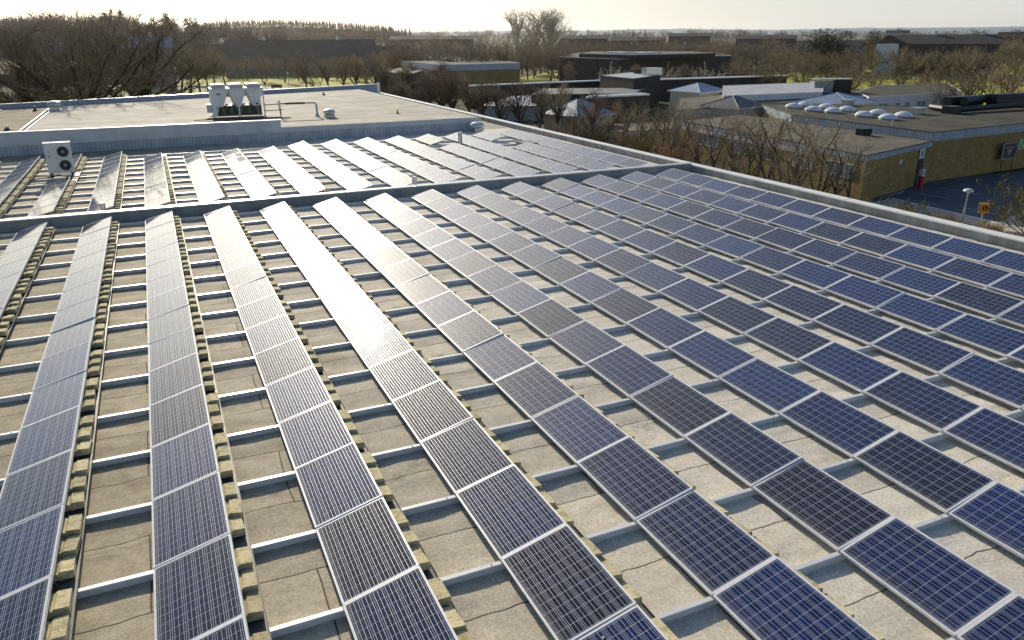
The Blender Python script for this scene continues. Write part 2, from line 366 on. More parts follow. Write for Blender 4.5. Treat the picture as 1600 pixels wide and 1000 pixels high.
rp = MB().prism([a0, a1, (a1[0], a1[1]+.35), (a0[0], a0[1]+.35)], G+.1, ZR+.36); bp('rear_parapet', rp, noisy((.30, .35, .42), (.42, .47, .54), 2, kind='World', rough=.5))
bp('rear_coping', MB().prism([(a0[0], a0[1]-.05), (a1[0], a1[1]-.05), (a1[0], a1[1]+.42), (a0[0], a0[1]+.42)], ZR+.361, ZR+.40), BAND)

# ------------------------------------------------------------------ solar panels
def frame_mesh():
    mb = MB(); w = .028; z0, z1 = -.040, .004
    mb.box(0, w, 0, PL, z0, z1).box(PW-w, PW, 0, PL, z0, z1).box(w, PW-w, 0, w, z0, z1).box(w, PW-w, PL-w, PL, z0, z1)
    mb.box(w, PW-w, PL, PL+.016, -.02, .0015)      # cover strip to the next panel
    return mb.mesh('frame', ALU)
def glass_mesh():
    mb = MB(); w = .0285; mb.face([(w, w, 0), (PW-w, w, 0), (PW-w, PL-w, 0), (w, PL-w, 0)]); mb.face([(w, PL-w, -.012), (PW-w, PL-w, -.012), (PW-w, w, -.012), (w, w, -.012)])
    e = .12; mb.uv = [(-e, -e), (6+e, -e), (6+e, 10+e), (-e, 10+e)]+[(0, 0)]*4
    return mb.mesh('glass', CELLS)
def brace_mesh():
    mb = MB(); h = PW*math.sin(TILT); x = PW*math.cos(TILT)
    # built in the panel's tilted frame, so undo the tilt
    T = Matrix.Rotation(TILT, 4, 'Y')
    def L(p): return T @ Vector(p)
    mb.bar(L((x-.04, 0.0, -.03)), L((x-.03, 0, h-.05)), .012, k=5).bar(L((x-.03, 0, h-.05)), L((x+.06, .22, -.02)), .007, k=4).bar(L((x-.03, 0, h-.05)), L((x-.35, 0, -.03)), .010, k=4)
    mb.bar(L((x-.03, 0, h-.05)), L((x+.03, .10, -.02)), .006, k=4)
    return mb.mesh('support_brace', GALV)
FM, GM, BM = frame_mesh(), glass_mesh(), brace_mesh()
TM = Matrix.Rotation(-TILT, 4, 'Y')
rnd = random.Random(5)
panels = []
for c in range(-4, 12):
    for k in range(-7, 12): panels.append((c, k, c*RS, k*S, 'near'))
for c in range(-7, 12):
    n = 10 if c >= 4 or c == -1 else (9 if c >= 0 else 10)
    for k in range(n):
        if (c == 8 and k == 7) or (c == 10 and k in (6, 7)) or (c == -2 and k in (5, 6)): continue
        if c == 11 and k > 5 and k < 7: pass
        panels.append((c, k, c*RS, Y2+k*S, 'far'))
def tone(c, k, part):
    x = c*RS-(1 if part == 'near' else 0)
    if part == 'near':
        if c == 2 and 4 <= k <= 11: return 'glaring white'
        if c <= 3: return 'pale striped' if k >= 3 else ('grey brown' if k >= 1 else 'dark')
        return 'pale grey' if k >= 9 else ('grey blue' if k >= 5 else 'dark blue')
    if c == 3: return 'glaring white'
    return 'pale grey' if c < 8 else 'pale blue'
vis = []
for (c, k, x, y, part) in panels:
    if any(inview((x+a, y+b, .1), 40) for a in (0, PW) for b in (0, PL)):
        vis.append((math.hypot(x-CP.x, y-CP.y), c, k, x, y, part))
vis.sort()
print('PANELS', len(vis))
rest = vis[300:]
for (_, c, k, x, y, part) in vis[:300]:
    nth = ORD[12-k] if part == 'near' else ORD[k+1]
    lab = '%s panel on %s roof, %s from cross wall in %s row from right' % (tone(c, k, part), 'near' if part == 'near' else 'rear', nth, ORD[12-c])
    t = thing('solar_panel', lab, 'solar panel', (x, y, 0), 0, 'solar panels in tilted rows on the roof')
    jit = Matrix.Rotation(rnd.gauss(0, .0042), 4, 'X') @ Matrix.Rotation(rnd.gauss(0, .005), 4, 'Y')
    if part == 'far' and c in (3, 4): jit = jit @ Matrix.Rotation(R(3.6 if c == 3 else 1.2), 4, 'X')   # extra tilt added so these rows mirror the sun as white glare
    M = TM @ jit
    link('frame', FM, t, M); link('glass', GM, t, M)
    if (part == 'near' and c <= 3) or (part == 'far' and c <= -1): link('support_brace', BM, t, TM)
if rest:
    for nm, src, m in (('distant_solar_panels', (FM, GM), None),):
        mb = MB(); mids = []; uvs = []
        for (_, c, k, x, y, part) in rest:
            M = Matrix.Translation((x, y, 0)) @ TM
            for mi, me in enumerate(src):
                n = len(mb.v); mb.v += [tuple(M @ v.co) for v in me.vertices]
                ul = me.uv_layers[0].data if me.uv_layers else None
                for p in me.polygons:
                    mb.f.append(tuple(n+i for i in p.vertices)); mids.append(mi)
                    for li in p.loop_indices: uvs.append(tuple(ul[li].uv) if ul else (0, 0))
        mb.uv = uvs; me = mb.mesh(nm, ALU); me.materials.append(CELLS); me.polygons.foreach_set('material_index', mids)
        tag(link(nm, me), 'farthest pale solar panels at the back of the rear roof below the raised block', 'solar panels', kind='stuff')

# rails under every joint
def rail_mesh(x0, x1):
    mb = MB(); prof = [(-.042, -.05), (.042, -.05), (.042, .064), (.034, .078), (-.034, .078), (-.042, .064)]
    n = len(mb.v)
    for x in (x0, x1):
        for (a, b) in prof: mb.v.append((x, a, b))
    for i in range(6): j = (i+1) % 6; mb.f.append((n+i, n+6+i, n+6+j, n+j))
    mb.f += [tuple(n+i for i in range(6)), tuple(n+11-i for i in range(6))]
    x = x0+1.1
    while x < x1: mb.box(x-.006, x+.006, -.046, .046, .0, .083); mb.box(x+.12, x+.135, -.012, .012, .078, .098); x += 3.05
    return mb.mesh('rail', RAIL)
RM1 = rail_mesh(-9.5, 23.55)
RM2 = rail_mesh(-15, 23.55)
for k in range(-6, 13):
    o = link('mounting_rail', RM1); o.location = (0, k*S-.01, RZ+.004)
    d = 12-k
    tag(o, 'long aluminium mounting rail on near roof, %s one from the cross wall' % ORD[d+1], 'rail', 'aluminium rails crossing beneath the panels')
for k in range(0, 11):
    o = link('mounting_rail', RM2); o.location = (0, Y2+k*S-.01, RZ+.004)
    tag(o, 'long aluminium mounting rail on rear roof, %s one from the cross wall' % ORD[k+1], 'rail', 'aluminium rails crossing beneath the panels')

# ballast blocks and their trays
def block_mesh(seed):
    r = random.Random(seed); mb = MB(); l = .44
    pr = [(-.14, 0), (.18, 0), (.18, .10), (.03, .11), (.0, .085), (-.14, .14)]
    n = 0
    for y in (0, l):
        for (a, b) in pr: mb.v.append((a+r.uniform(-.004, .004), y, b+r.uniform(-.004, .004)))
    for i in range(6): j = (i+1) % 6; mb.f.append((i, j, 6+j, 6+i))
    mb.f += [tuple(5-i for i in range(6)), tuple(6+i for i in range(6))]
    return mb.mesh('ballast_block', BLOCK)
BMs = [block_mesh(i) for i in range(4)]
XB = PW*math.cos(TILT)
bl = []
for (_, c, k, x, y, part) in vis:
    if (part == 'near' and c <= 3) or (part == 'far' and c <= 3):
        for q in range(3): bl.append((math.hypot(x-CP.x, y-CP.y), c, k, q, x+XB+.02, y+.15+q*.475, part))
bl.sort()
print('BLOCKS', len(bl))
rest = MB()
for i, (_, c, k, q, x, y, part) in enumerate(bl):
    if i < 300:
        o = link('ballast_block', BMs[rnd.randrange(4)]); o.location = (x+rnd.uniform(-.014, .014), y+rnd.uniform(-.03, .03), RZ+.115); o.rotation_euler = (R(-7)+rnd.gauss(0, .02), rnd.gauss(0, .02), rnd.gauss(0, .03)); o.location.z += .045
        nth = ORD[12-k] if part == 'near' else ORD[k+1]
        tag(o, '%s ballast block behind %s panel from cross wall, %s roof, %s row from right' % (('near', 'middle', 'far')[q], nth, part if part == 'near' else 'rear', ORD[12-c]), 'ballast block', 'beige concrete blocks weighing down the panel rows')
    else:
        me = BMs[i % 4]; n = len(rest.v); rest.v += [(v.co.x+x, v.co.y+y+rnd.uniform(-.03, .03), v.co.z+RZ+.115) for v in me.vertices]; rest.f += [tuple(n+j for j in p.vertices) for p in me.polygons]
if rest.v: tag(obj('distant_ballast_blocks', rest, BLOCK), 'small beige concrete blocks in rows behind the farther panels', 'ballast blocks', kind='stuff')
for part, cs, y0, y1 in (('near', range(-4, 6), -6*S, 12*S-.1), ('rear', range(-6, 4), Y2, Y2+9.9*S)):
    for c in cs:
        mb = MB(); x = c*RS+XB
        mb.box(x-.12, x+.23, y0, y1, RZ+.104, RZ+.109).box(x+.225, x+.231, y0, y1, RZ+.104, RZ+.145)
        tag(obj('ballast_tray', mb, TRAY), 'long galvanised tray holding ballast blocks on %s roof, %s row from right edge' % (part, ORD[12-c]), 'tray', 'ballast trays along the panel rows')

# ------------------------------------------------------------------ things on the roof
def fan_ring(mb, cx, cz, y, r, M=None):
    for rr in (r, r*.72, r*.45):
        k = 20
        for i in range(k):
            a, b = 2*math.pi*i/k, 2*math.pi*(i+1)/k
            mb.bar((cx+rr*math.cos(a), y, cz+rr*math.sin(a)), (cx+rr*math.cos(b), y, cz+rr*math.sin(b)), .008, k=4)
    for i in range(8): a = math.pi*i/8; mb.bar((cx-r*math.cos(a), y, cz-r*math.sin(a)), (cx+r*math.cos(a), y, cz+r*math.sin(a)), .006, k=4)
ac = thing('air_conditioner', 'white twin fan air conditioning unit standing among the panels near the raised block', 'air conditioner', (-3.65, 32.75, RZ))
w, h = 1.12, 1.42; zb = .22
obj('casing', MB().box(-w/2, w/2, 0, .42, zb, zb+h), PAINTW, ac, bevel=.02)
obj('lid', MB().box(-w/2-.02, w/2+.02, -.02, .44, zb+h, zb+h+.05), WHITE, ac)
for cz in (.38, 1.03):
    hs = MB(); Mx = Matrix.Translation((.22, -.012, zb+cz)) @ Matrix.Rotation(R(90), 4, 'X'); hs.lathe([(.25, -.011), (.25, .015), (.235, .016)], 28, Mx)
    f = obj('fan', hs, BLACK, ac)
    g = MB(); fan_ring(g, .22, zb+cz, -.035, .235); obj('grille', g, STEEL_DK, f)
    obj('hub', MB().lathe([(.06, 0), (.06, .02), (.03, .03)], 14, Matrix.Translation((.22, -.03, zb+cz)) @ Matrix.Rotation(R(90), 4, 'X')), PAINTG, f)
obj('badge', MB().box(-.42, -.36, -.01, -.001, zb+1.0, zb+1.08), GREYP, ac)
obj('rating_label', MB().box(-.44, -.30, -.01, -.001, zb+.78, zb+.9), PAINTG, ac)
for sx in (-.45, .45): obj('leg', MB().box(sx-.04, sx+.04, -.1, .5, .10, zb).box(sx-.03, sx+.03, -.1, -.04, 0, .10).box(sx-.03, sx+.03, .42, .48, 0, .10), BLACK, ac)
tag(obj('refrigerant_pipe', MB().bar((-5.2, 31.7, .03), (-4.2, 31.9, .05), .035).bar((-4.2, 31.9, .05), (-3.7, 32.5, .06), .035).bar((-3.4, 31.75, .03), (-2.55, 31.9, .04), .03).bar((-3.4, 31.5, .0), (-2.6, 31.6, .0), .03), BLACK), 'black insulated pipes lying below the twin fan air conditioning unit', 'pipe')

chx, chy = 4.75, 49.3
ch = thing('roof_chiller', 'large white roof chiller of three V shaped modules on the raised roof', 'chiller', (chx, chy, ZR))
for i in range(3):
    x0 = i*1.2; y0, y1 = 0, 2.1
    m = MB(); wt, wb = (.58, .17)
    cx = x0+.58
    pts = [(cx-wb, .95), (cx+wb, .95), (cx+wt, 2.15), (cx+wt, 2.32), (cx-wt, 2.32), (cx-wt, 2.15)]
    if i == 0: pts = [(cx-wt+.08, .25), (cx-wt+.28, .25), (cx-wt+.42, .95), (cx+wb, .95), (cx+wt, 2.15), (cx+wt, 2.32), (cx-wt, 2.32), (cx-wt, .9)]
    n = 0
    for y in (y0, y1):
        for a, b in pts: m.v.append((a, y, b))
    L = len(pts)
    for a in range(L): b = (a+1) % L; m.f.append((a, b, L+b, L+a))
    m.f += [tuple(reversed(range(L))), tuple(range(L, 2*L))]
    cm = obj('coil_module', m, PAINTW if i != 1 else PAINTW, ch, bevel=.01)
    for ya, yb in ((.1, 1.0), (1.08, 2.0)): obj('fan_housing', MB().box(cx-.46, cx+.46, ya, yb, 2.32, 2.56), PAINTG, cm, bevel=.02)
    fg = MB()
    for yy in (.55, 1.54): fg.lathe([(.44, 2.56), (.44, 2.60), (.40, 2.605)], 20, Matrix.Translation((cx, yy, 0)))
    obj('fan_guard', fg, WHITE, cm)
ch.scale = (1, 1, .93)
obj('top_rim', MB().box(-.06, 3.62, -.06, -.0, 2.16, 2.26), WHITE, ch)
for x in (.05, 3.5):
    for y in (.02, 2.0): obj('leg', MB().box(x, x+.09, y, y+.1, 0, 2.15), PAINTW, ch)
obj('strut', MB().box(1.72, 1.84, -.02, .06, 0, 1.0), PAINTW, ch)
obj('base_frame', MB().box(-.1, 3.6, -.05, .05, .06, .2).box(-.1, 3.6, 2.05, 2.15, .06, .2), PAINTG, ch)
obj('compressor_cabinet', MB().box(.35, 3.35, .2, 1.9, .3, 1.02), GREENDK, ch)
obj('control_box', MB().box(-.35, .0, .2, .8, .55, 1.15).box(.22, .42, -.03, .1, .75, .95), PAINTG, ch)
br_ = MB()
for x in (.75, 1.3, 1.95, 2.5, 3.05): obj('compressor', MB().lathe([(.11, .3), (.13, .5), (.13, .9), (.07, 1.02)], 12, Matrix.Translation((x, .1, 0))), STEEL_DK, ch)
vl = MB()
for x in (.98, 1.5, 2.15, 2.6, 3.1): vl.box(x-.13, x+.13, .0, .15, 1.05, 1.17)
obj('valve_block', vl, CREAM, ch)
lo = MB(); k = 20
lo.face([(.50+.16*math.cos(2*math.pi*i/k), -.008, 1.9+.075*math.sin(2*math.pi*i/k)) for i in range(k)]); b_ = obj('badge', lo, NAVY, ch)
obj('badge_lettering', MB().box(.39, .61, -.013, -.010, 1.885, 1.912).box(.41, .43, -.013, -.010, 1.912, 1.93).box(.57, .585, -.013, -.010, 1.912, 1.93), WHITE, b_)
ft = MB()
for x in range(8): ft.box(-.1+x*.52, .1+x*.52, -.25, .15, .0, .06)
obj('foot_pad', ft, CREAM, ch)
pz = ZR
pr = thing('chiller_pipework', 'horizontal grey pipe run with elbow leading right from the roof chiller', 'pipework', (8.2, 48.6, ZR))
obj('pipe', MB().bar((0, .4, .95), (1.2, .3, 1.0), .05).bar((1.2, .3, 1.0), (3.55, .1, 1.0), .07).bar((3.55, .1, 1.0), (3.72, .08, .9), .07).bar((3.72, .08, .9), (3.72, .05, .02), .08).bar((0, .3, .55), (1.3, .2, .6), .05), PAINTG, pr)
obj('insulation', MB().bar((1.5, .275, 1.0), (2.9, .155, 1.0), .085), GREENDK, pr)
obj('stand', MB().bar((1.1, -.1, 0), (1.0, .2, 1.2), .03).bar((1.2, .6, 0), (1.15, .4, 1.2), .03).bar((1.0, .1, 1.15), (1.2, .5, 1.15), .03), RUST, pr)
obj('sleeve', MB().lathe([(.16, 0), (.16, .12), (.10, .2)], 14, Matrix.Translation((3.72, .05, 0))), GALV, pr)
tag(obj('roof_conduit', MB().bar((3.4, 48.9, ZR+.12), (9.3, 48.3, ZR+.12), .05).bar((5.4, 48.5, ZR+.07), (9.9, 48.1, ZR+.07), .05).bar((4.2, 48.7, ZR+.2), (8.2, 48.2, ZR+.2), .03), STEEL_DK), 'dark conduits lying on the roof in front of the chiller', 'conduit')
def vent(x, y, z, s, label, kind=0):
    v = thing('roof_vent', label, 'roof vent', (x, y, z), .1, 'small vents standing on the roofs')
    obj('base', MB().box(-.32*s, .32*s, -.3*s, .3*s, 0, .22*s).box(-.38*s, .38*s, -.36*s, .36*s, 0, .05*s), GALV, v)
    if kind == 0:
        obj('hood', MB().lathe([(.30*s, .22*s), (.42*s, .30*s), (.44*s, .42*s), (.36*s, .54*s), (.18*s, .60*s)], 16), noisy((.5, .54, .57), (.66, .7, .72), 5, rough=.4, metal=.4), v, smooth=False)
    else:
        obj('hood', MB().lathe([(.2*s, .22*s), (.3*s, .26*s), (.42*s, .5*s), (.15*s, .66*s)], 8), PAINTG, v)
vent(-6.45, 64.2, ZR, 1.25, 'silver hooded roof vent beside the white divider on the raised roof')
vent(12.6, 47.6, ZR, 1.0, 'grey domed roof vent right of the chiller pipe elbow')
vent(-10.9, 65.8, ZR, 1.2, 'pale roof vent at the left end of the brown roof')
vent(21.75, 41.4, RZ, 1.15, 'grey roof ventilator at the right end of the raised block wall')
def pipe_vent(x, y, z, h, r, label, m=GALV):
    v = thing('vent_pipe', label, 'vent pipe', (x, y, z), 0, 'short vent pipes')
    obj('pipe', MB().lathe([(r, 0), (r, h)], 12), m, v); obj('flashing', MB().lathe([(r*2.4, 0), (r*2.2, .03), (r*1.05, .12)], 12), STEEL_DK, v)
pipe_vent(17.95, 34.8, RZ, .85, .13, 'stout pale vent pipe in the gap between rear panels')
pipe_vent(-1.42, 22.0, RZ, .55, .09, 'short grey vent pipe by the cross wall on the left')
pipe_vent(10.95, 22.0, RZ, .6, .11, 'white vent pipe just behind the middle of the cross wall', PAINTW)
pipe_vent(17.9, 48.1, ZR, .3, .05, 'thin vent pipe alone on the raised roof right side', STEEL_DK)
pipe_vent(-7.9, 64.5, ZR, .35, .09, 'dark stubby vent pipe by the rear edge left of the divider', STEEL_DK)
pipe_vent(-7.9, 49.2, ZR, .25, .10, 'small bent vent on the brown roof', PAINTW)
pipe_vent(16.9, 62.0+9, ZR, .3, .08, 'tiny dark vent close to the rear parapet', STEEL_DK)
pipe_vent(24.2, 77.0, RZ, 1.6, .18, 'pale vent at the far corner of the roof', COPING)
tag(obj('roof_hatch', MB().box(21.5, 22.6, 33.0, 34.3, RZ, .0).box(21.45, 22.65, 32.95, 34.35, .0, .04), STEEL_DK), 'dark low roof hatch in the gap of the rear panels near the right edge', 'roof hatch')

# ------------------------------------------------------------------ ground
def sheet(name, px, m, z, kind='structure', world=False):
    pts = [(p if world else gp(p[0], p[1])) for p in px]
    mb = MB().face([(p[0], p[1], z) for p in pts]); o = obj(name, mb, m); return tag(o, kind=kind)
g = MB(); n = 40
ring = [0, 60, 150, 300, 600, 1200, 2500, 5000, 9000]
for r in ring[1:]:
    for i in range(n): a = 2*math.pi*i/n; g.v.append((r*math.sin(a), r*math.cos(a), G))
g.f.append(tuple(reversed(range(n))))
for q in range(len(ring)-2):
    for i in range(n): j = (i+1) % n; g.f.append((q*n+j, q*n+i, (q+1)*n+i, (q+1)*n+j))
struct('ground', g, GROUND)
def hill(name, bear0, bear1, dist, depth, hfun, m):
    mb = MB(); n = 90; k = 8
    for j in range(k+1):
        for i in range(n+1):
            b = R(bear0+(bear1-bear0)*i/n); d = dist+depth*j/k
            mb.v.append((CP.x+d*math.sin(b), CP.y+d*math.cos(b), G-.5+hfun(math.degrees(b), j/k)*math.sin(math.pi*min(1, j/k*1.0)*.5+0)))
    for j in range(k):
        for i in range(n): a = j*(n+1)+i; mb.f.append((a, a+1, a+n+2, a+n+1))
    return struct(name, mb, m, True)
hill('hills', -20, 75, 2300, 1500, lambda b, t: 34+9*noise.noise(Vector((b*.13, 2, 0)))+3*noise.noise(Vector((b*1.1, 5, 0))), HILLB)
hill('far_fields', -20, 75, 900, 900, lambda b, t: 11+3*noise.noise(Vector((b*.3, 8, 0))), m=mat('field_slope', build=lambda N, b: N.l(N.ramp(N.noise(N.coord('World', (1, 1, 1)), .006, 5, .6, 1.5), [(.36, (.09, .085, .06)), (.45, (.24, .28, .12)), (.5, (.10, .09, .07)), (.58, (.33, .31, .2)), (.66, (.12, .12, .09))]), b.inputs['Base Color'])))
sheet('lawn', [(150, 141), (230, 128), (300, 112), (470, 108), (640, 112), (620, 150), (150, 175)], LAWN, G+.02)
sheet('park_lawn', [(1130, 128), (1250, 112), (1420, 103), (1700, 98), (1800, 170), (1420, 175), (1280, 160)], LAWN, G+.025)
sheet('back_lawn', [(800, 124), (880, 108), (925, 108), (925, 128), (820, 134)], LAWN, G+.03)
sheet('footpath', [(238, 138), (252, 131), (312, 108), (318, 108), (275, 133), (480, 138), (560, 146), (560, 154), (420, 142), (250, 140), (200, 139)], PATH, G+.04)
sheet('cross_path', [(60, 128), (300, 137), (300, 140), (60, 131)], PATH, G+.045)
sheet('path_by_building', [(130, 146), (330, 150), (330, 160), (130, 158)], PATH, G+.05)
sheet('park_path', [(1300, 123), (1700, 116), (1700, 119), (1300, 126)], PATH, G+.04)
sheet('car_park', [(1340, 318), (1440, 283), (1700, 258), (1900, 300), (1900, 420), (1640, 372), (1500, 341), (1400, 318)], ASPH, G+.02)
sheet('pavement', [(1340, 322), (1395, 313), (1500, 338), (1640, 370), (1900, 420), (1900, 500), (1500, 390)], PAVE, G+.12)
kb = MB(); ks = [gp(*p) for p in ((1395, 312.6), (1500, 337.6), (1640, 369.6), (1900, 419))]
for a, b in zip(ks, ks[1:]):
    d = (b-a).normalized(); n_ = Vector((-d.y, d.x, 0))*.07
    kb.prism([a+n_, a-n_, b-n_, b+n_], G+.0, G+.14)
struct('kerb', kb, COPING)
mk = MB()
for (xa, ya, xb, yb) in ((1420, 312, 1470, 322), (1432, 302, 1485, 312), (1465, 294, 1530, 304), (1500, 288, 1560, 296), (1505, 325, 1580, 340), (1570, 325, 1640, 338), (1530, 282, 1590, 288)):
    a, b = gp(xa, ya), gp(xb, yb); d = (b-a).normalized(); n_ = Vector((-d.y, d.x, 0))*.06
    mk.face([(p.x, p.y, G+.03) for p in (a-n_, b-n_, b+n_, a+n_)])
struct('road_markings', mk, noisy((.3, .31, .32), (.55, .56, .56), 3, kind='World', rough=.8))

# ------------------------------------------------------------------ buildings
def inset(pts, d):
    c = Vector((sum(p[0] for p in pts)/len(pts), sum(p[1] for p in pts)/len(pts))); o = []
    n = len(pts); ar = sum(pts[i][0]*pts[(i+1) % n][1]-pts[(i+1) % n][0]*pts[i][1] for i in range(n)); sg = 1 if ar > 0 else -1
    for i in range(n):
        a, b, c2 = (Vector(pts[(i-1) % n][:2]), Vector(pts[i][:2]), Vector(pts[(i+1) % n][:2]))
        e1 = (b-a).normalized(); e2 = (c2-b).normalized(); n1 = Vector((-e1.y, e1.x))*sg; n2 = Vector((-e2.y, e2.x))*sg
        m = (n1+n2); m = m/max(.3, m.length_squared)*2 if m.length > .01 else n1
        o.append(tuple(b+m*d/1.0*.5*2/2*1))
    return o
def flat_building(name, label, pts, zt, wallm, roofm, fasc=.5, fascm=None, wins=(), zb=G, cat='building', over=.04, edge=.1, edgem=None):
    b = thing(name, label, cat, (pts[0][0], pts[0][1], zb)); ox, oy = pts[0][0], pts[0][1]
    P = [(p[0]-ox, p[1]-oy) for p in pts]; h = zt-zb
    n = len(P); ar = sum(P[i][0]*P[(i+1) % n][1]-P[(i+1) % n][0]*P[i][1] for i in range(n))
    if ar < 0: P = P[::-1]
    obj('wall', MB().prism(P, .0, h-fasc if fasc else h-.01), wallm, b)
    if fasc: obj('fascia', MB().prism(inset(P, -over), h-fasc, h-.06), fascm or ZINC, b)
    rf = obj('roof', MB().prism(inset(P, edge), h-.2, h), roofm, b)
    ed = MB(); o1, i1 = inset(P, -over-.03), inset(P, edge+.002)
    for i in range(n):
        j = (i+1) % n; ed.prism([o1[i], o1[j], i1[j], i1[i]], h-.059, h+.045)
    obj('roof_edge', ed, edgem or STEEL_DK, rf)
    for w in wins: window(b, P if ar > 0 else P, w, h)
    return b
def window(b, P, w, h):       # w = (pa, pb, s0, s1, z0, z1[, mullions]) in world plan coordinates
    pa, pb, s0, s1, z0, z1 = w[:6]; mull = w[6] if len(w) > 6 else 1
    o = Vector((b.location.x, b.location.y, 0)); a = Vector((*pa[:2], 0))-o; c = Vector((*pb[:2], 0))-o; d = (c-a); d.z = 0; L = d.length; d.normalize()
    nrm = Vector((d.y, -d.x, 0)); cam = Vector((CP.x-b.location.x, CP.y-b.location.y, 0))
    if nrm.dot(cam-a) < 0: nrm = -nrm
    M = Matrix(((d.x, nrm.x, 0, a.x), (d.y, nrm.y, 0, a.y), (0, 0, 1, 0), (0, 0, 0, 1)))
    t = .06; f = MB().box(s0, s1, .0, .05, z0, z0+t, M).box(s0, s1, .0, .05, z1-t, z1, M).box(s0, s0+t, .0, .05, z0+t, z1-t, M).box(s1-t, s1, .0, .05, z0+t, z1-t, M)
    for i in range(1, mull): x = s0+(s1-s0)*i/mull; f.box(x-t/2, x+t/2, 0, .045, z0+t, z1-t, M)
    fo = obj('window', f, FRAMEW, b)
    obj('pane', MB().box(s0+t/2, s1-t/2, .005, .02, z0+t/2, z1-t/2, M), GLASS, fo)
def v2(p): return (p[0], p[1])
# yellow brick building, tall block
T1 = -1.04
c0 = (56.8, 32.1); c1 = (67.8, 33.15); c2 = (86, 34.9); c3 = (90, 45)
brk = flat_building('brick_building', 'yellow brick building with metal fascia, dark roof and white dome rooflights beside the car park', [c0, c1, c2, c3, (79, 47.3), (74, 50), (68, 56.8), (63, 59), (57.2, 48)], T1, BRICK, FELT_DARK, .72, ZINC,
    wins=())
def on(b, mb): 
    for i, v in enumerate(mb.v): mb.v[i] = (v[0]-b.location.x, v[1]-b.location.y, v[2]-b.location.z)
    return mb
domepx = [(1239, 167), (1258, 164.5), (1270, 172), (1291, 168), (1301, 174.5), (1323, 172), (1349, 180.5), (1371, 177.5), (1387, 185), (1411, 181.5)]
for (x, y) in domepx:
    p = gp(x, y+2, T1); m = MB().lathe([(.82, 0), (.80, .08), (.66, .22), (.42, .33), (.13, .38)], 18, Matrix.Translation((p.x, p.y, T1+.16)))
    s = obj('dome_skylight', on(brk, m), DOME, brk, smooth=False); obj('kerb', on(brk, MB().lathe([(.74, 0), (.74, .16)], 18, Matrix.Translation((p.x, p.y, T1+.0)))), GREYW, s)
for (x, y, s) in ((1433, 178, .55), (1324, 165, .5)):
    p = gp(x, y, T1); obj('roof_ventilator', on(brk, MB().box(p.x-s, p.x+s, p.y-s*.8, p.y+s*.8, T1+.01, T1+.5).box(p.x-s*1.15, p.x+s*1.15, p.y-s, p.y+s, T1+.5, T1+.62)), GALV, brk)
a, b = gp(1455, 172, T1), gp(1480, 177, T1)
dk = MB(); d0 = gp(1454, 172, T1); d1 = gp(1492, 177, T1); d2 = gp(1640, 160, T1+.5)
dk.bar(d0+Vector((0, 0, .35)), d1+Vector((0, 0, .3)), .3, k=8).bar(d1+Vector((0, 0, .3)), Vector((d2.x, d2.y, T1+.5)), .28, k=8)
dk.box(d1.x-1.2, d1.x+.2, d1.y-.5, d1.y+.6, T1+.02, T1+.7)
e0 = gp(1505, 168, T1); dk.bar(e0+Vector((0, 0, .6)), e0+Vector((5, 1.0, .7)), .45, k=8).box(e0.x-.6, e0.x+4.5, e0.y+1, e0.y+2, T1+.02, T1+1.0)
e1 = gp(1556, 166, T1); dk.box(e1.x, e1.x+16, e1.y, e1.y+1.2, T1+.02, T1+1.2)
obj('roof_duct', on(brk, dk), BLACK, brk)
obj('roof_pipe', on(brk, MB().bar(gp(1394, 196, T1), gp(1394, 196, T1)+Vector((0, 0, .45)), .06)), PAINTG, brk)
# lower wing in front
T2 = -1.7
w0 = (45.9, 28.6); w1 = (56.7, 31.95); w2 = (57.9, 50); w3 = (57.5, 56); w4 = (48.6, 54.0)
wing = flat_building('brick_wing', 'lower yellow brick wing with flat dark roof and white windows behind the bare saplings', [w0, w1, w2, w3, w4], T2, BRICK, FELT_MID, .42, ZINC,
    wins=[(w0, w4, .95, 3.85, 1.45, 2.5, 3), (w0, w4, 5.45, 7.7, 1.45, 2.5, 3), (w0, w4, 18.6, 22.8, 1.45, 2.6, 5), (w0, w4, 10, 12.2, 1.45, 2.5, 2), (w0, w4, 14.2, 16.2, 1.45, 2.5, 2)])
obj('window_band', on(wing, MB().prism([(w0[0]-.075+.2, w0[1]+.7), (w0[0]-.035+.2, w0[1]+.7), (w4[0]-.035-.15, w4[1]-.5), (w4[0]-.075-.15, w4[1]-.5)], G+2.52, G+2.86)), WHITE, wing)
pv = gp(1349, 211, T2); obj('roof_ventilator', on(wing, MB().box(pv.x-.5, pv.x+.5, pv.y-.4, pv.y+.4, T2+.01, T2+.55)), BLACK, wing)
# doorway with red bin at the junction
def face_frame(pa, pb):
    a, c = Vector((*pa, 0)), Vector((*pb, 0)); d = (c-a).normalized(); n_ = Vector((d.y, -d.x, 0)); return Matrix(((d.x, n_.x, 0, a.x), (d.y, n_.y, 0, a.y), (0, 0, 1, G), (0, 0, 0, 1)))
MW = face_frame(w0, w1); LW = (Vector(w1)-Vector(w0)).length; MT = face_frame(c0, c1); ME = face_frame(c1, c2)
def onwall(b, M, mb):
    for i, v in enumerate(mb.v): q = M @ Vector(v); mb.v[i] = (q.x-b.location.x, q.y-b.location.y, q.z-b.location.z)
    return mb
dr = obj('door', onwall(wing, MW, MB().box(9.05, 9.95, -.02, .06, .02, 2.12)), BLACK, wing)
obj('wall_lamp', onwall(wing, MW, MB().box(5.6, 5.9, 0, .08, 2.1, 2.42)), WHITE, wing)
sg = thing('door_sign', 'white sign with dark hooked emblem above the dark doorway of the brick wing', 'sign', MW @ Vector((9.1, .08, 2.25)))
def rel(o, M, mb):
    for i, v in enumerate(mb.v): q = M @ Vector(v)-o.location; mb.v[i] = tuple(q)
    return mb
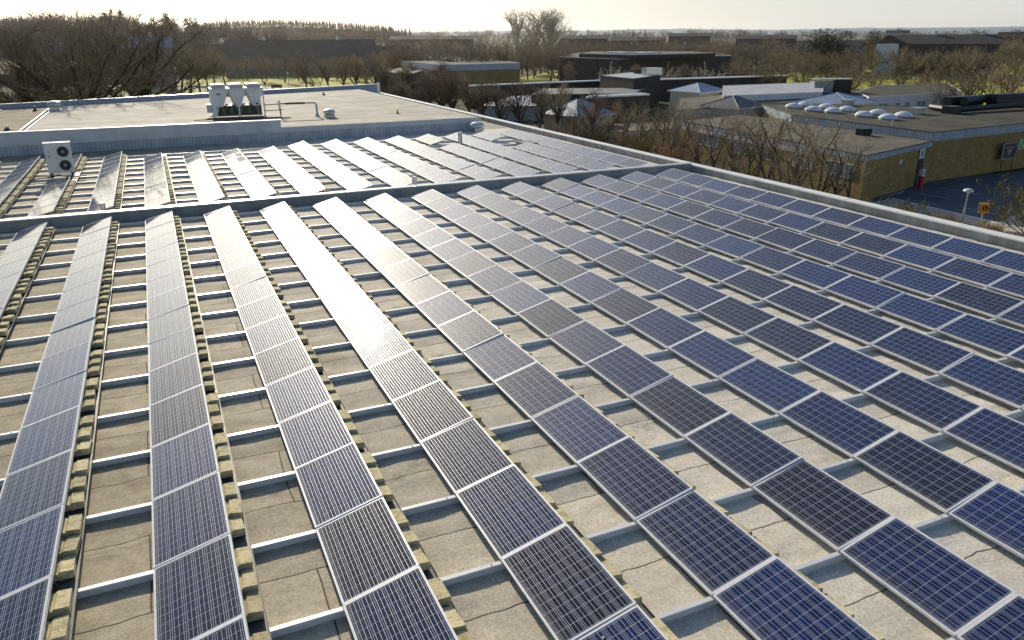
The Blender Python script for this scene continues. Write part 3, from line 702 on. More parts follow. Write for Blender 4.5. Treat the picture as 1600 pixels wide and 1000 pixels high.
obj('board', rel(sg, MW, MB().box(8.95, 9.85, .07, .11, 2.14, 2.88)), WHITE, sg)
em = MB()
for i in range(9):
    a = R(60+i*28); b_ = R(60+(i+1)*28); em.bar((9.4+.17*math.cos(a), .12, 2.52+.17*math.sin(a)), (9.4+.17*math.cos(b_), .12, 2.52+.17*math.sin(b_)), .04, k=4)
em.bar((9.4, .12, 2.5), (9.57, .12, 2.5), .035, k=4)
obj('emblem', rel(sg, MW, em), BLACK, sg)
p = gp(1437, 295); bn = thing('red_bollard', 'red and white post standing at the dark doorway', 'bollard', p)
obj('post', MB().lathe([(.18, 0), (.18, .95), (.15, 1.0)], 14), RED, bn); obj('cap', MB().box(-.16, .16, -.14, .14, 1.0, 1.5), WHITE, bn)
obj('notice', MB().box(-.08, .1, -.155, -.145, 1.1, 1.35), GREYP, bn)
# signs on the tall brick face
def sign_pts(name, label, M, s0, s1, z0, z1, m, off=.1):
    s = thing(name, label, 'sign', M @ Vector((s0, off, z0))); obj('board', rel(s, M, MB().box(s0, s1, off, off+.06, z0, z1)), m, s); return s
sA = 10.3
ms = sign_pts('post_sign', 'dark maroon sign with pale lettering and heart shape on two thin posts', MT, sA-.95, sA+.95, 1.2, 2.45, MAROON, .55)
obj('post', rel(ms, MT, MB().box(sA-.86, sA-.78, .56, .62, 0, 1.2)), STEEL_DK, ms); obj('post', rel(ms, MT, MB().box(sA+.78, sA+.86, .56, .62, 0, 1.2)), STEEL_DK, ms)
fr = MB(); fr.box(sA-1.0, sA+1.0, .54, .64, 2.45, 2.51).box(sA-1.0, sA+1.0, .54, .64, 1.14, 1.2).box(sA-1.01, sA-.95, .54, .64, 1.14, 2.51).box(sA+.95, sA+1.01, .54, .64, 1.14, 2.51); obj('frame', rel(ms, MT, fr), GREYP, ms)
lt = MB()
for i, wd in enumerate((.1, .14, .08, .12, .14, .1, .12)): lt.box(sA-.62+i*.18, sA-.62+i*.18+wd, .611, .62, 2.05, 2.2+.05*(i % 2))
obj('lettering', rel(ms, MT, lt), PINKG, ms)
ht = MB(); ht.face([(sA-.38, .615, 1.95), (sA-.2, .615, 2.0), (sA, .615, 1.93), (sA+.2, .615, 2.0), (sA+.38, .615, 1.95), (sA, .615, 1.4)]); obj('emblem', rel(ms, MT, ht), PINKG, ms)
sB = 1.5
ws = sign_pts('wall_sign', 'white banner sign with green square emblem fixed high on the brick wall', ME, sB, sB+5.5, 1.72, 2.62, WHITE, .05)
obj('emblem', rel(ws, ME, MB().box(sB+.1, sB+.98, .111, .12, 1.78, 2.56)), GREEN, ws)
ue = MB(); q = [(sB+.3, 2.42), (sB+.3, 2.12), (sB+.42, 1.96), (sB+.62, 1.93), (sB+.75, 2.05), (sB+.8, 2.42)]
for (a, b_), (c_, d_) in zip(q, q[1:]): ue.bar((a, .125, b_), (c_, .125, d_), .045, k=4)
obj('emblem_curve', rel(ws, ME, ue), WHITE, ws)
lt = MB()
for r_ in range(2):
    x = sB+1.2
    rr = random.Random(r_+3)
    while x < sB+5.2: wd = rr.uniform(.08, .2); lt.box(x, x+wd, .111, .118, 2.28-r_*.34, 2.46-r_*.34+rr.choice((0, .05))); x += wd+.06
obj('lettering', rel(ws, ME, lt), GREYP, ws)

# street furniture on the right
p = gp(1503, 350); lp = thing('street_lamp', 'street lamp with white dome head standing beside the car park', 'street lamp', p)
H = at(1507, 299, math.hypot(p.x-CP.x, p.y-CP.y)).z-G
obj('pole', MB().lathe([(.07, 0), (.07, .9), (.045, .95), (.04, H-.1)], 10), PAINTG, lp)
obj('lamp_head', MB().lathe([(.06, H-.12), (.12, H-.04), (.30, H+.02), (.31, H+.05), (.22, H+.15), (.06, H+.2)], 18), PAINTW, lp)
p = gp(1531, 354); tk = thing('ticket_sign', 'orange parking sign box with dark round symbol on a thin white pole', 'sign', p)
H = at(1537, 325, math.hypot(p.x-CP.x, p.y-CP.y)).z-G
tk.rotation_euler = (0, 0, R(-35))
obj('pole', MB().lathe([(.035, 0), (.035, H-.2)], 8), PAINTW, tk)
obj('box', MB().box(-.26, .26, -.15, .15, H-.3, H+.3), ORANGE, tk, bevel=.02); obj('side_panel', MB().box(-.28, -.262, -.15, .15, H-.25, H+.3), BLACK, tk)
sy = MB(); sy.lathe([(.17, 0), (.17, .01)], 18, Matrix.Translation((.03, -.152, H+.02)) @ Matrix.Rotation(R(90), 4, 'X')); so = obj('symbol', sy, BLACK, tk)
obj('symbol_bar', MB().box(-.04, .10, -.172, -.165, H-.04, H+.0).box(.0, .04, -.172, -.165, H-.10, H+.10), ORANGE, so)
p = gp(1601, 372); bs = thing('blue_sign', 'blue and white sign at the right end of the pavement', 'sign', p); bs.rotation_euler = (0, 0, R(-40))
H = at(1598, 350, math.hypot(p.x-CP.x, p.y-CP.y)).z-G
obj('pole', MB().lathe([(.035, 0), (.035, 1.6)], 8), PAINTG, bs); obj('board', MB().box(-.35, .35, -.03, .03, 1.2, 2.3), BLUE, bs); obj('lettering', MB().box(-.3, .3, -.045, -.035, 1.3, 1.75).box(-.22, -.12, -.045, -.035, 1.9, 2.2).box(-.02, .24, -.045, -.035, 1.95, 2.05), WHITE, bs)

def pyr(name, label, cx, cy, hw, hd, z0, z1, wallm, rot=0, roofm=ZINC_ROOF, zb=G):
    b = thing(name, label, 'building', (cx, cy, zb), rot); h = z0-zb
    if z0-zb > .1: obj('wall', MB().box(-hw, hw, -hd, hd, 0, h-.12), wallm, b)
    obj('eaves', MB().box(-hw-.35, hw+.35, -hd-.35, hd+.35, h-.12, h), PAINTW, b)
    m = MB(); e = .3; r_ = obj('roof', m.face([(-hw-e, -hd-e, h+.01), (hw+e, -hd-e, h+.01), (.3, 0, z1-zb), (-.3, 0, z1-zb)]).face([(hw+e, -hd-e, h+.01), (hw+e, hd+e, h+.01), (.3, 0, z1-zb)]).face([(hw+e, hd+e, h+.01), (-hw-e, hd+e, h+.01), (-.3, 0, z1-zb), (.3, 0, z1-zb)]).face([(-hw-e, hd+e, h+.01), (-hw-e, -hd-e, h+.01), (-.3, 0, z1-zb)]), roofm, b)
    rd = MB()
    for sx in (-1, 1):
        for sy in (-1, 1): rd.bar((sx*(hw+e), sy*(hd+e), h+.02), (sx*.3, 0, z1-zb+.02), .035, k=4)
    obj('ridge_cap', rd, GREYW, r_)
    return b
def block(name, label, px, z, wallm, roofm, **k):
    pts = [v2(gp(x, y, z)) for x, y in px]; return flat_building(name, label, pts, z, wallm, roofm, **k)
def wq(px, z, i, j): return v2(gp(*px[i], z)), v2(gp(*px[j], z))
# white classroom wing on the right
px = [(1358, 152), (1456, 146), (1503, 143), (1480, 130), (1370, 134), (1340, 144)]
a, b_ = wq(px, -1.2, 0, 1); b2, c_ = wq(px, -1.2, 1, 2)
block('white_wing', 'long white low building with dark windows and dark flat roof before the park', px, -1.2, WHITE, FELT_DARK, fasc=.3, fascm=PAINTW, edgem=PAINTW,
    wins=[(a, b_, s, s+w_, 1.75, 2.95, 2) for s, w_ in ((2.0, 1.8), (5.3, 1.0), (7.2, 1.0), (9.6, 1.9), (13.0, .9))]+[(b2, c_, s, s+w_, 1.75, 2.95, 2) for s, w_ in ((2.0, 1.7), (4.6, 1.2))])
# other low blocks
block('flat_roof_wing', 'dark flat roofed wing carrying the black plant box behind the domes', [(1180, 160), (1268, 161), (1365, 150), (1345, 140), (1200, 143), (1150, 150)], -1.3, CREAM, FELT_DARK, fasc=.4)
p = gp(1302, 143, -1.1); pb = thing('plant_box', 'black and grey plant box standing on the dark flat roof', 'plant box', (p.x, p.y, -1.28), R(-25))
obj('casing', MB().box(.05, 2.4, 0, 2, .0, 1.75), BLACK, pb); obj('side_cabinet', MB().box(-2.6, 0, .2, 2, .0, 1.5), noisy((.16, .2, .24), (.3, .34, .38), 3, rough=.4, metal=.5), pb); obj('cap', MB().box(-2.65, 2.45, -.05, 2.05, 1.76, 1.84), GALV, pb)
def pyr_px(label, xl, xr, y_eave, y_apex, z0, z1, wallm, rot=0, roofm=ZINC_ROOF):
    c = gp((xl+xr)/2, y_eave-2, z0); d = (c-CP).length; hw = (xr-xl)/2/FPX*d*.78
    return pyr('pavilion', label, c.x, c.y+hw*.3, hw, hw, z0, z1, wallm, rot, roofm)
pyr_px('pyramid roofed pavilion of ribbed blue metal behind the dome rooflights', 1268, 1364, 161, 143, -1.0, -.05, WHITE, R(20))
pyr_px('striped blue metal pyramid roof left of the long white wall', 1060, 1132, 144, 128, -1.3, -.2, CREAM, R(12))
pyr_px('brown grey pyramid roof half hidden behind the bare saplings', 1114, 1190, 168, 151, -1.2, -.1, CREAM, R(15), noisy((.10, .10, .11), (.2, .19, .19), 2, kind='World', rough=.6))
pyr_px('pale hipped pavilion roof beyond the roof edge among bare trees', 862, 955, 180, 160, -2.0, -.4, CREAM, R(15), m_ribs((.3, .34, .38), (.5, .54, .58), .8, 0, .3))
px = [(1130, 150), (1285, 144), (1288, 128), (1130, 134)]
block('white_hall', 'long white walled building behind the striped pyramid roof', px, -.6, WHITE, GREYW, fasc=0, edgem=PAINTW)
px = [(1055, 173), (1140, 167), (1195, 155), (1165, 146), (1062, 153)]
a, b_ = wq(px, -1.4, 0, 1)
block('classroom_block', 'beige low block with olive flat roof and square windows left of the brick wing', px, -1.4, CREAM, FELT_MID, fasc=.35, fascm=CREAM, wins=[(a, b_, 1.0, 2.4, 1.0, 2.4, 1), (a, b_, 4.2, 5.6, 1.0, 2.4, 1), (a, b_, 7.2, 8.4, 1.0, 2.4, 1)])
px = [(905, 200), (1045, 196), (1075, 184), (1050, 170), (920, 178)]
block('cream_block', 'pale low block with flat roof seen through brown shrubs', [(930, 208), (1055, 202), (1075, 190), (950, 194)], -3.2, CREAM, FELT_MID, fasc=.3, fascm=WHITE)
block('lilac_roof_building', 'low building with pale lilac roof behind the row of bare trees', [(745, 166), (850, 166), (1010, 153), (1000, 143), (800, 150)], -3.0, GREYW, noisy((.33, .34, .40), (.46, .47, .53), .4, kind='World', rough=.55), fasc=.3, fascm=GREYW)
block('grey_flat_block', 'dark grey flat roofed block below the long canopy', [(830, 148), (990, 146), (1010, 137), (850, 138)], -1.8, DARKW, noisy((.11, .12, .12), (.19, .2, .2), .5, kind='World', rough=.8), fasc=.2, fascm=DARKW)
block('small_kiosk', 'small flat white canopy roof with pale side wall among the trees', [(915, 152), (1015, 147), (1000, 145), (922, 149)], -1.1, DARKW, PAINTG, fasc=.15, fascm=WHITE, edgem=WHITE)
px = [(731, 134), (957, 125), (957, 123.9), (731, 132.9)]
block('long_canopy', 'long low dark canopy with bright roof edge left of the dark entrance block', px, -1.4, DARKW, COPING, fasc=.14, fascm=COPING, edge=.05, edgem=COPING)
px = [(1028, 124), (1230, 118), (1230, 116.9), (1028, 122.9)]
block('long_canopy', 'long low dark canopy with bright roof edge right of the dark entrance block', px, -1.2, DARKW, COPING, fasc=.14, fascm=COPING, edge=.05, edgem=COPING)
eb = block('entrance_block', 'dark angular entrance block with flat grey roof between the two canopies', [(938, 118), (990, 123), (1032, 117), (985, 113)], -.2, DARKW, GREYW, fasc=.3, fascm=DARKW)
p = gp(1018, 117, -.2); obj('rooftop_box', on(eb, MB().box(p.x-1.6, p.x+1.6, p.y-.8, p.y+.8, -.19, 1.0)), GALV, eb); p = gp(996, 115, -.2); obj('rooftop_vent', on(eb, MB().box(p.x-.5, p.x+.5, p.y-.5, p.y+.5, -.19, .6)), BLACK, eb)
# big dark sports hall
hall = block('dark_hall', 'large black clad hall with white rooflights beyond the canopies', [(874, 89), (968, 92.5), (1143, 87), (1100, 80), (905, 81.5)], 1.1, DARKW, DARKROOF, fasc=.9, fascm=DARKW, edgem=GREYW)
hp = [v2(gp(x, y, 2.0)) for x, y in ((905, 83.5), (985, 86), (1118, 83), (1080, 80), (925, 80.5))]
obj('upper_roof', on(hall, MB().prism([v2(p) for p in (hp[::-1] if False else hp)], 1.12, 2.0)), DARKROOF, hall)
for x in (962, 978, 990, 1012):
    p = gp(x, 84.2-(x % 3)*.8, 2.0); obj('rooflight', on(hall, MB().box(p.x-2.6, p.x+2.6, p.y-2.0, p.y+2.0, 2.01, 2.3)), WHITE, hall)
p0, p1 = gp(968, 92.5, 1.1), gp(1143, 87, 1.1)
# grey & brick hall
gh = block('grey_hall', 'pale grey topped brick hall with rows of roof hatches behind bare trees', [(611, 93), (688, 101.5), (812, 98.5), (745, 89.5), (665, 88)], .6, BRICK, FELT_MID, fasc=1.25, fascm=noisy((.36, .42, .48), (.5, .55, .6), .3, kind='World', rough=.6), edgem=PAINTW)
for i in range(9):
    p = gp(655+i*13, 92.6-.1*i+(i % 2)*1.2, .6); obj('roof_hatch', on(gh, MB().box(p.x-1.0, p.x+1.0, p.y-1, p.y+1, .61, .95)), PAINTG if i % 3 else BLACK, gh)
block('annex', 'low brown annex with flat roof at the left end of the grey hall', [(586, 121), (650, 128), (690, 121), (640, 112)], -2.0, BROWNW, FELT_MID, fasc=.3, fascm=CREAM)
block('lower_annex', 'low dark porch with brown flat roof in front of the grey hall', [(600, 112), (640, 116), (662, 110), (625, 106)], -.6, DARKW, BROWNW, fasc=.3, fascm=BROWNW)

def house(label, xl, xr, dist, yeave, yridge, wallm=WHITE, roofm=DARKROOF, depth=11, rot=None, name='gabled_house', wins=0, bay=False):
    a, c = at(xl, yeave, dist), at(xr, yeave, dist); ze = (a.z+c.z)/2; zr_ = at((xl+xr)/2, yridge, dist+depth/2).z
    L = (Vector((c.x, c.y))-Vector((a.x, a.y))).length; ang = math.atan2(c.y-a.y, c.x-a.x)
    b = thing(name, label, 'house', (a.x, a.y, G), ang); he, hr = ze-G, max(zr_-G, ze-G+1.5)
    obj('wall', MB().box(0, L, 0, depth, 0, he), wallm, b)
    gb = MB()
    for x in (0, L): gb.face([(x, 0, he), (x, depth, he), (x, depth/2, hr-.12)])
    obj('gable', gb, wallm, b)
    o = .5; r_ = obj('roof', MB().face([(-o, -o, he-.1), (L+o, -o, he-.1), (L+o, depth/2, hr), (-o, depth/2, hr)]).face([(L+o, depth+o, he-.1), (-o, depth+o, he-.1), (-o, depth/2, hr), (L+o, depth/2, hr)]), roofm, b)
    for i in range(max(1, int(L/16))): x = (i+.5)*L/max(1, int(L/16)); obj('chimney', MB().box(x-.4, x+.4, depth/2-.4, depth/2+.4, hr-.5, hr+1.0), WHITE, r_)
    nw = wins or int(L/6)
    for i in range(min(nw, 14)):
        x = (i+.5)*L/min(nw, 14); w_ = obj('window', MB().box(x-.8, x+.8, -.06, -.01, he*.35, he*.35+1.4), GLASS, b)
    if bay:
        x = L*.05; w_ = 3.0; obj('front_wing', MB().box(x-w_, x+w_, -3, 0, 0, he), WHITE, b); obj('wing_gable', MB().face([(x-w_, -3, he), (x+w_, -3, he), (x, -3, hr-.3)]), BROWNW, b); obj('wing_roof', MB().face([(x-w_-.5, -3.4, he-.3), (x, -3.4, hr-.05), (x, depth/2, hr-.05), (x-w_-.5, depth/2, he-.3)]).face([(x+w_+.5, -3.4, he-.3), (x, -3.4, hr-.05), (x, depth/2, hr-.05), (x+w_+.5, depth/2, he-.3)]), roofm, b)
    return b
house('long dark roofed house with white gable beyond the park on the right', 1380, 1545, 265, 68, 54, BROWNW, depth=16, bay=True)
house('dark gabled house at the right end of the long roof', 1505, 1562, 262, 68, 53.5, BROWNW, depth=16)
house('low dark house with thin pale ridge left of the long roofed house', 1245, 1350, 270, 74, 63, GREYW, depth=12)
house('long dark roofed terrace with pale lower wall beyond the left lawn', 350, 590, 260, 90, 62, BROWNP, depth=26, name='terrace_house', wins=10)
house('dark roofed terrace with tall gable near the middle of the skyline', 560, 640, 262, 92, 72, BROWNW, depth=20, name='terrace_house')
house('brown walled house with grey roof between the oak and the lawn', 205, 268, 215, 74, 57, BROWNP, roofm=noisy((.22, .23, .26), (.36, .36, .4), 1, kind='World'), depth=12)
house('dark roofed terrace standing left behind the path', 60, 230, 250, 84, 66, BROWNW, depth=14, name='terrace_house')
house('low dark terrace above the white house roof', 270, 352, 300, 68, 60, BROWNW, depth=14, name='terrace_house')
house('distant dark terrace left of the tall pale poplars', 610, 740, 420, 61, 56.5, BROWNW, depth=12)
house('distant dark terrace right of the tall pale poplars', 865, 950, 420, 60, 55.5, BROWNW, depth=12)
house('distant low dark houses above the black hall', 955, 1040, 400, 63, 60, BROWNW, depth=12)
house('distant flat dark house over the right of the black hall', 1045, 1110, 480, 56, 53, BROWNW, depth=12)
house('distant brown house standing right of the black hall', 1040, 1100, 330, 76, 70, BROWNW, depth=10)
house('distant dark house near the dark evergreen on the right', 1150, 1245, 420, 60, 56.5, BROWNW, depth=12)
house('distant pale barn on the skyline far right', 1385, 1420, 480, 52, 47, WHITE, depth=10)
house('distant dark farmhouse at the right frame edge', 1560, 1620, 400, 58, 50, BROWNW, depth=10)
p = gp(308, 108); 

# ------------------------------------------------------------------ trees
def bare_tree(seed, H=8, trunk=.28, spread=.75, up=.35, n=(7, 6, 6, 10), tw=.03, shape='round', stems=1, tl=.9, lo=.22):
    rr = random.Random(seed); T = MB(); K = MB()
    def rv(): return Vector((rr.gauss(0, 1), rr.gauss(0, 1), rr.gauss(0, 1))).normalized()
    def tw_tri(p, d, L, w):
        s = d.cross(rv()); s = s.normalized()*w*.5 if s.length > 1e-4 else Vector((w*.5, 0, 0))
        bend = rv()*L*.12; m = p+d*L*.55+bend; e = p+d*L+bend*1.5+Vector((0, 0, L*.08)); k = len(K.v)
        K.v += [tuple(p-s), tuple(p+s), tuple(m+s*.6), tuple(m-s*.6), tuple(e)]; K.f += [(k, k+1, k+2, k+3), (k+3, k+2, k+4)]
    def branch(p, d, L, r, lv, dst):
        segs = 3 if lv < 2 else 2; pts = [p]; q = p.copy(); dd = d.copy()
        for i in range(segs):
            dd = (dd+rv()*.22+Vector((0, 0, up*.25))).normalized(); nq = q+dd*L/segs
            a, b = r*(1-.7*i/segs), r*(1-.7*(i+1)/segs)
            if lv <= 2: dst.bar(q, nq, a, b, 5 if lv < 2 else 3)
            else: tw_tri(q, dd, L/segs*1.05, r*2)
            q = nq; pts.append(q.copy())
        return pts, dd
    def along(pts, t):
        f = t*(len(pts)-1); i = min(int(f), len(pts)-2); return pts[i].lerp(pts[i+1], f-i)
    for s in range(stems):
        base = Vector((rr.uniform(-.25, .25), rr.uniform(-.25, .25), 0))*(stems > 1)*H*.05
        lean = Vector((rr.uniform(-.1, .1), rr.uniform(-.1, .1), 1)) if stems == 1 else Vector((rr.uniform(-.32, .32), rr.uniform(-.32, .32), 1)); lean.normalize()
        th = H*(trunk if shape == 'round' else .8); r = H*(.028 if stems == 1 else .014)*(1.3 if shape == 'oak' else 1)
        if shape == 'oak': th = H*trunk; r = H*.031
        pts, dd = branch(base, lean, th, r, 0, T)
        n1 = max(3, n[0]//(stems if stems > 1 else 1))
        for i in range(n1):
            az = 2*math.pi*(i+rr.random()*.7)/n1*(1 if shape != 'tall' else 2.4)
            if shape in ('round', 'oak'):
                t = rr.uniform(.6, 1); el = rr.uniform(.4, 1.42) if shape == 'round' else rr.uniform(.12, 1.42)
                L = H*(1-trunk)*(.95*math.sin(el)+spread*math.cos(el))*rr.uniform(.55, .75)
            else:
                t = rr.uniform(lo, 1); el = rr.uniform(.65, 1.15); L = H*.36*spread*(1.25-t)*rr.uniform(.8, 1.3)+H*.12
            d = Vector((math.cos(az)*math.cos(el), math.sin(az)*math.cos(el), math.sin(el))); p1, d1 = branch(along(pts, t), d, L, r*.5*(1.15-t*.3), 1, T)
            for j in range(n[1]):
                t2 = (j+rr.random())/n[1]*.8+.2; d2 = (d1+rv()*.85).normalized(); p2, d2_ = branch(along(p1, t2), d2, L*rr.uniform(.35, .6)*(1.15-t2*.4), r*.2, 2, T if False else K)
                for k in range(n[2]):
                    t3 = (k+rr.random())/n[2]*.8+.2; d3 = (d2_+rv()*.9+Vector((0, 0, .1))).normalized(); L3 = tl*rr.uniform(.7, 1.25)*H/8; p3, d3_ = branch(along(p2, t3), d3, L3, tw*.75, 3, K)
                    for m in range(n[3]):
                        d4 = (d3_+rv()*.8+Vector((0, 0, .15))).normalized(); tw_tri(along(p3, (m+.5)/n[3]), d4, L3*rr.uniform(.35, .7), tw)
    mx = max(v[2] for v in K.v)
    return T, K, mx
PROTO = {}
def proto(key, twigm, barkm=BARK, **k):
    T, K, mx = bare_tree(**k)
    PROTO[key] = (T.mesh('trunk', barkm), K.mesh('crown', twigm), mx)
for i in range(3): proto('round%d' % i, (TWIG, TWIG2, TWIG)[i], seed=10+i, H=8, spread=.95, trunk=.37, n=(11, 6, 4, 7), tw=.034)
for i in range(3): proto('near%d' % i, (TWIG_N, TWIG_R, TWIG_N)[i], seed=30+i, H=7, shape='tall', stems=3, n=(18, 4, 3, 5), spread=.8, tw=.016, tl=.75)
for i in range(2): proto('slim%d' % i, TWIG_H if i else TWIG2, seed=40+i, H=9, shape='tall', stems=1, n=(22, 5, 4, 6), spread=.75, tw=.024, tl=.8, lo=.3)
for i in range(2): proto('high%d' % i, TWIG_N if i else TWIG2, seed=45+i, H=10, shape='tall', stems=1, n=(22, 4, 4, 5), spread=.85, tw=.024, tl=.8, lo=.36)
TWIG_O = bark((.18, .14, .085), (.32, .26, .16))
proto('oak0', TWIG_O, barkm=BARKD, seed=51, H=17, shape='oak', trunk=.24, spread=1.0, n=(18, 10, 6, 9), tw=.032, up=.15, tl=.75)
proto('oak1', TWIG_O, barkm=BARKD, seed=56, H=17, shape='oak', trunk=.28, spread=.9, n=(18, 10, 6, 9), tw=.032, up=.2, tl=.75)
proto('poplar', TWIG_P, TWIG_P, seed=61, H=20, shape='tall', n=(24, 4, 4, 5), spread=.95, tw=.05, tl=.5, lo=.3)
proto('pale', TWIG_P, seed=62, H=8, spread=.7, trunk=.15, n=(11, 6, 5, 9), tw=.04)
proto('shrub', HEDGE, seed=71, H=3.2, spread=1.3, trunk=.06, n=(12, 6, 5, 9), tw=.028, tl=1.3)
proto('rshrub', TWIG_R, seed=72, H=3.2, spread=1.4, trunk=.06, n=(12, 6, 5, 9), tw=.028, tl=1.3)
def conifer(seed, H=18):
    rr = random.Random(seed); T = MB().bar((0, 0, 0), (0, 0, H*.98), H*.014, .02, 6); K = MB(); z = H*.12
    while z < H:
        t = z/H; L = H*.17*(1-t)**.8+.15; m = 9
        for i in range(m):
            a = 2*math.pi*(i+rr.random())/m; d = Vector((math.cos(a), math.sin(a), rr.uniform(-.35, .1))); Lb = L*rr.uniform(.6, 1.15)
            for q in range(4):
                s = Vector((-math.sin(a), math.cos(a), 0))*Lb*.22; b = Vector((0, 0, z))+d*Lb*q*.25; e = b+d*Lb*.42+Vector((0, 0, -.1*Lb))
                k = len(K.v); K.v += [tuple(b+s*rr.uniform(.4, 1)), tuple(b-s*rr.uniform(.4, 1)), tuple(e+Vector((0, 0, rr.uniform(-.3, .2))))]; K.f.append((k, k+1, k+2))
        z += H*.022
    return T, K, H
T, K, mx = conifer(5); PROTO['spruce'] = (T.mesh('trunk', BARK), K.mesh('crown', NEEDLE), mx)
def leafy(seed, m, H=7, n=2600, sz=.28):
    rr = random.Random(seed); T = MB().bar((0, 0, 0), (0, 0, H*.6), .25, .08, 6); K = MB()
    cl = [(Vector((rr.gauss(0, 1.5), rr.gauss(0, 1.5), H*.6+rr.gauss(0, 1.1))), rr.uniform(.8, 1.6)) for _ in range(30)]
    for i in range(n):
        c, r = rr.choice(cl); p = c+Vector((rr.gauss(0, 1), rr.gauss(0, 1), rr.gauss(0, .8))).normalized()*r*rr.uniform(.6, 1.05)
        a, b = (Vector((rr.gauss(0, 1), rr.gauss(0, 1), rr.gauss(0, 1))).normalized()*sz for _ in range(2)); K.face([p, p+a, p+b])
    return T, K, max(v[2] for v in K.v)
T, K, mx = leafy(3, NEEDLE); PROTO['pine'] = (T.mesh('trunk', BARK), K.mesh('crown', NEEDLE), mx)
tr = random.Random(99)
def tree(px, dist, ytop, key, label, group=None, name='bare_tree', cat='tree', wide=1.0, z0=G):
    p = at(px, ytop, dist); T, K, mx = PROTO[key]; h = max(1.0, p.z-z0); s = h/mx
    t = thing(name, label, cat, (p.x, p.y, z0), tr.uniform(0, 6.28), group); t.scale = (s*wide*tr.uniform(.9, 1.1), s*wide*tr.uniform(.9, 1.1), s)
    link('trunk', T, t); link('crown', K, t); return t
# saplings and bare trees between the roof edge and the brick wing
NL = ['tangled bare tree nearest the right parapet, before the white wing window', 'bare tree standing left of the white wing window', 'tall bare tree in the middle of the thicket by the brick wing', 'bare multi stemmed tree left in the thicket by the brick wing', 'bare tree at the left end of the brick wing', 'thin bare tree close to the wing corner']
for i, (x, d, y, k) in enumerate([(1262, 46, 158, 'near0'), (1232, 49, 170, 'near1'), (1192, 52, 140, 'near2'), (1150, 55, 150, 'near0'), (1108, 58, 160, 'near1'), (1312, 44, 182, 'near2')]):
    tree(x, d, y, k, NL[i], 'bare trees between the roof edge and the brick wing', wide=1.25)
for i, x in enumerate([1090, 1140, 1185]):
    tree(x, 57-i*2.2, 240+i*8, ('shrub', 'rshrub')[i % 2], '%s bush from the left at the foot of the brick wing trees' % ORD[i+1], 'bushes at the foot of the brick wing', name='bush', cat='bush')
mid = [(1066, 64, 160, 'near1'), (1044, 68, 148, 'near1'), (1010, 70, 152, 'near0'), (978, 74, 150, 'near2'), (948, 76, 152, 'near1'), (925, 82, 128, 'high0'), (898, 82, 142, 'near0'), (868, 84, 118, 'high1'), (842, 88, 122, 'slim0'), (815, 88, 114, 'high0'), (786, 90, 118, 'slim1'), (757, 93, 112, 'high0'), (735, 98, 104, 'high1'), (708, 98, 92, 'slim1'), (684, 100, 104, 'high0'), (664, 104, 100, 'slim0'), (642, 106, 112, 'high1')]
for i, (x, d, y, k) in enumerate(mid):
    tree(x, d, y, k, '%s bare tree from the left in the row beyond the right roof edge' % ORD[len(mid)-i], 'row of bare trees beyond the right roof edge', wide=1.15 if k[0] == 'n' else 1.0)
for i, x in enumerate([1060, 1030, 985, 940, 900]):
    tree(x, 62+i*4, 196-i*5, ('rshrub', 'shrub')[i % 2], '%s shrub from the right in the thicket left of the brick wing' % ORD[i+1], 'brown shrubs in the thicket beyond the roof edge', name='bush', cat='bush', wide=1.1)
# orchard-like trees on the right lawn
orch = [(1302, 158, 88, 0), (1342, 148, 86, 1), (1380, 152, 96, 2), (1424, 150, 86, 0), (1476, 148, 86, 1), (1535, 138, 84, 2), (1518, 120, 98, 0), (1582, 122, 88, 1), (1600, 150, 74, 0), (1262, 160, 84, 1), (1225, 158, 82, 2), (1190, 165, 80, 0), (1155, 170, 84, 1)]
for i, (x, d, y, k) in enumerate(sorted(orch)):
    tree(x, d, y, 'round%d' % k, '%s rounded bare tree from the left on the right hand lawn' % ORD[i+1], 'rounded bare trees on the right lawn', wide=1.05)
# feathered young trees in front of the dark hall
for i, x in enumerate([890, 958, 998, 1038, 1072, 1105]):
    tree(x, 165, 94-(i == 0)*3, 'pale' if i % 2 else 'slim1', '%s young tree from the left before the black hall' % ORD[i+1], 'young trees in front of the black hall', name='young_tree')
# dense belts beyond
belt = random.Random(4); B = 'bare trees massed in the middle distance'
def beltrow(x0, x1, n, d0, d1, y0, y1, keys, label, group, wide=1.3):
    for i in range(n):
        x = x0+(x1-x0)*(i+belt.random())/n; d = belt.uniform(d0, d1); k = belt.choice(keys); tree(x, d, belt.uniform(y0, y1), k, label, group, wide=wide)
beltrow(1130, 1620, 28, 225, 262, 64, 78, ['round0', 'round1', 'round2'], 'rounded bare tree in the belt between the park and the long dark roof', 'bare trees in the belt behind the park')
beltrow(590, 900, 38, 195, 260, 62, 80, ['round0', 'round1', 'round2', 'slim0'], 'bare brown tree in the wood behind the grey hall', 'bare trees in the wood behind the grey hall')
beltrow(820, 1160, 36, 235, 300, 58, 70, ['round0', 'round1', 'round2'], 'bare brown tree in the belt behind the black hall', 'bare trees in the belt behind the black hall')
beltrow(1100, 1340, 16, 250, 330, 58, 68, ['round0', 'round1', 'round2'], 'bare tree in the belt left of the long dark roof', 'bare trees left of the long dark roof')
beltrow(1330, 1620, 22, 290, 400, 48, 56, ['round0', 'round1', 'round2'], 'bare tree rising behind the long dark roof', 'bare trees behind the long dark roof')
beltrow(570, 720, 11, 150, 180, 90, 106, ['high0', 'slim1', 'high1'], 'bare tree between the lawn and the grey hall', 'bare trees between lawn and grey hall')
beltrow(640, 1620, 60, 380, 640, 49, 56, ['round0', 'round1', 'round2', 'pale'], 'small far bare tree scattered towards the horizon', 'far bare trees towards the horizon')
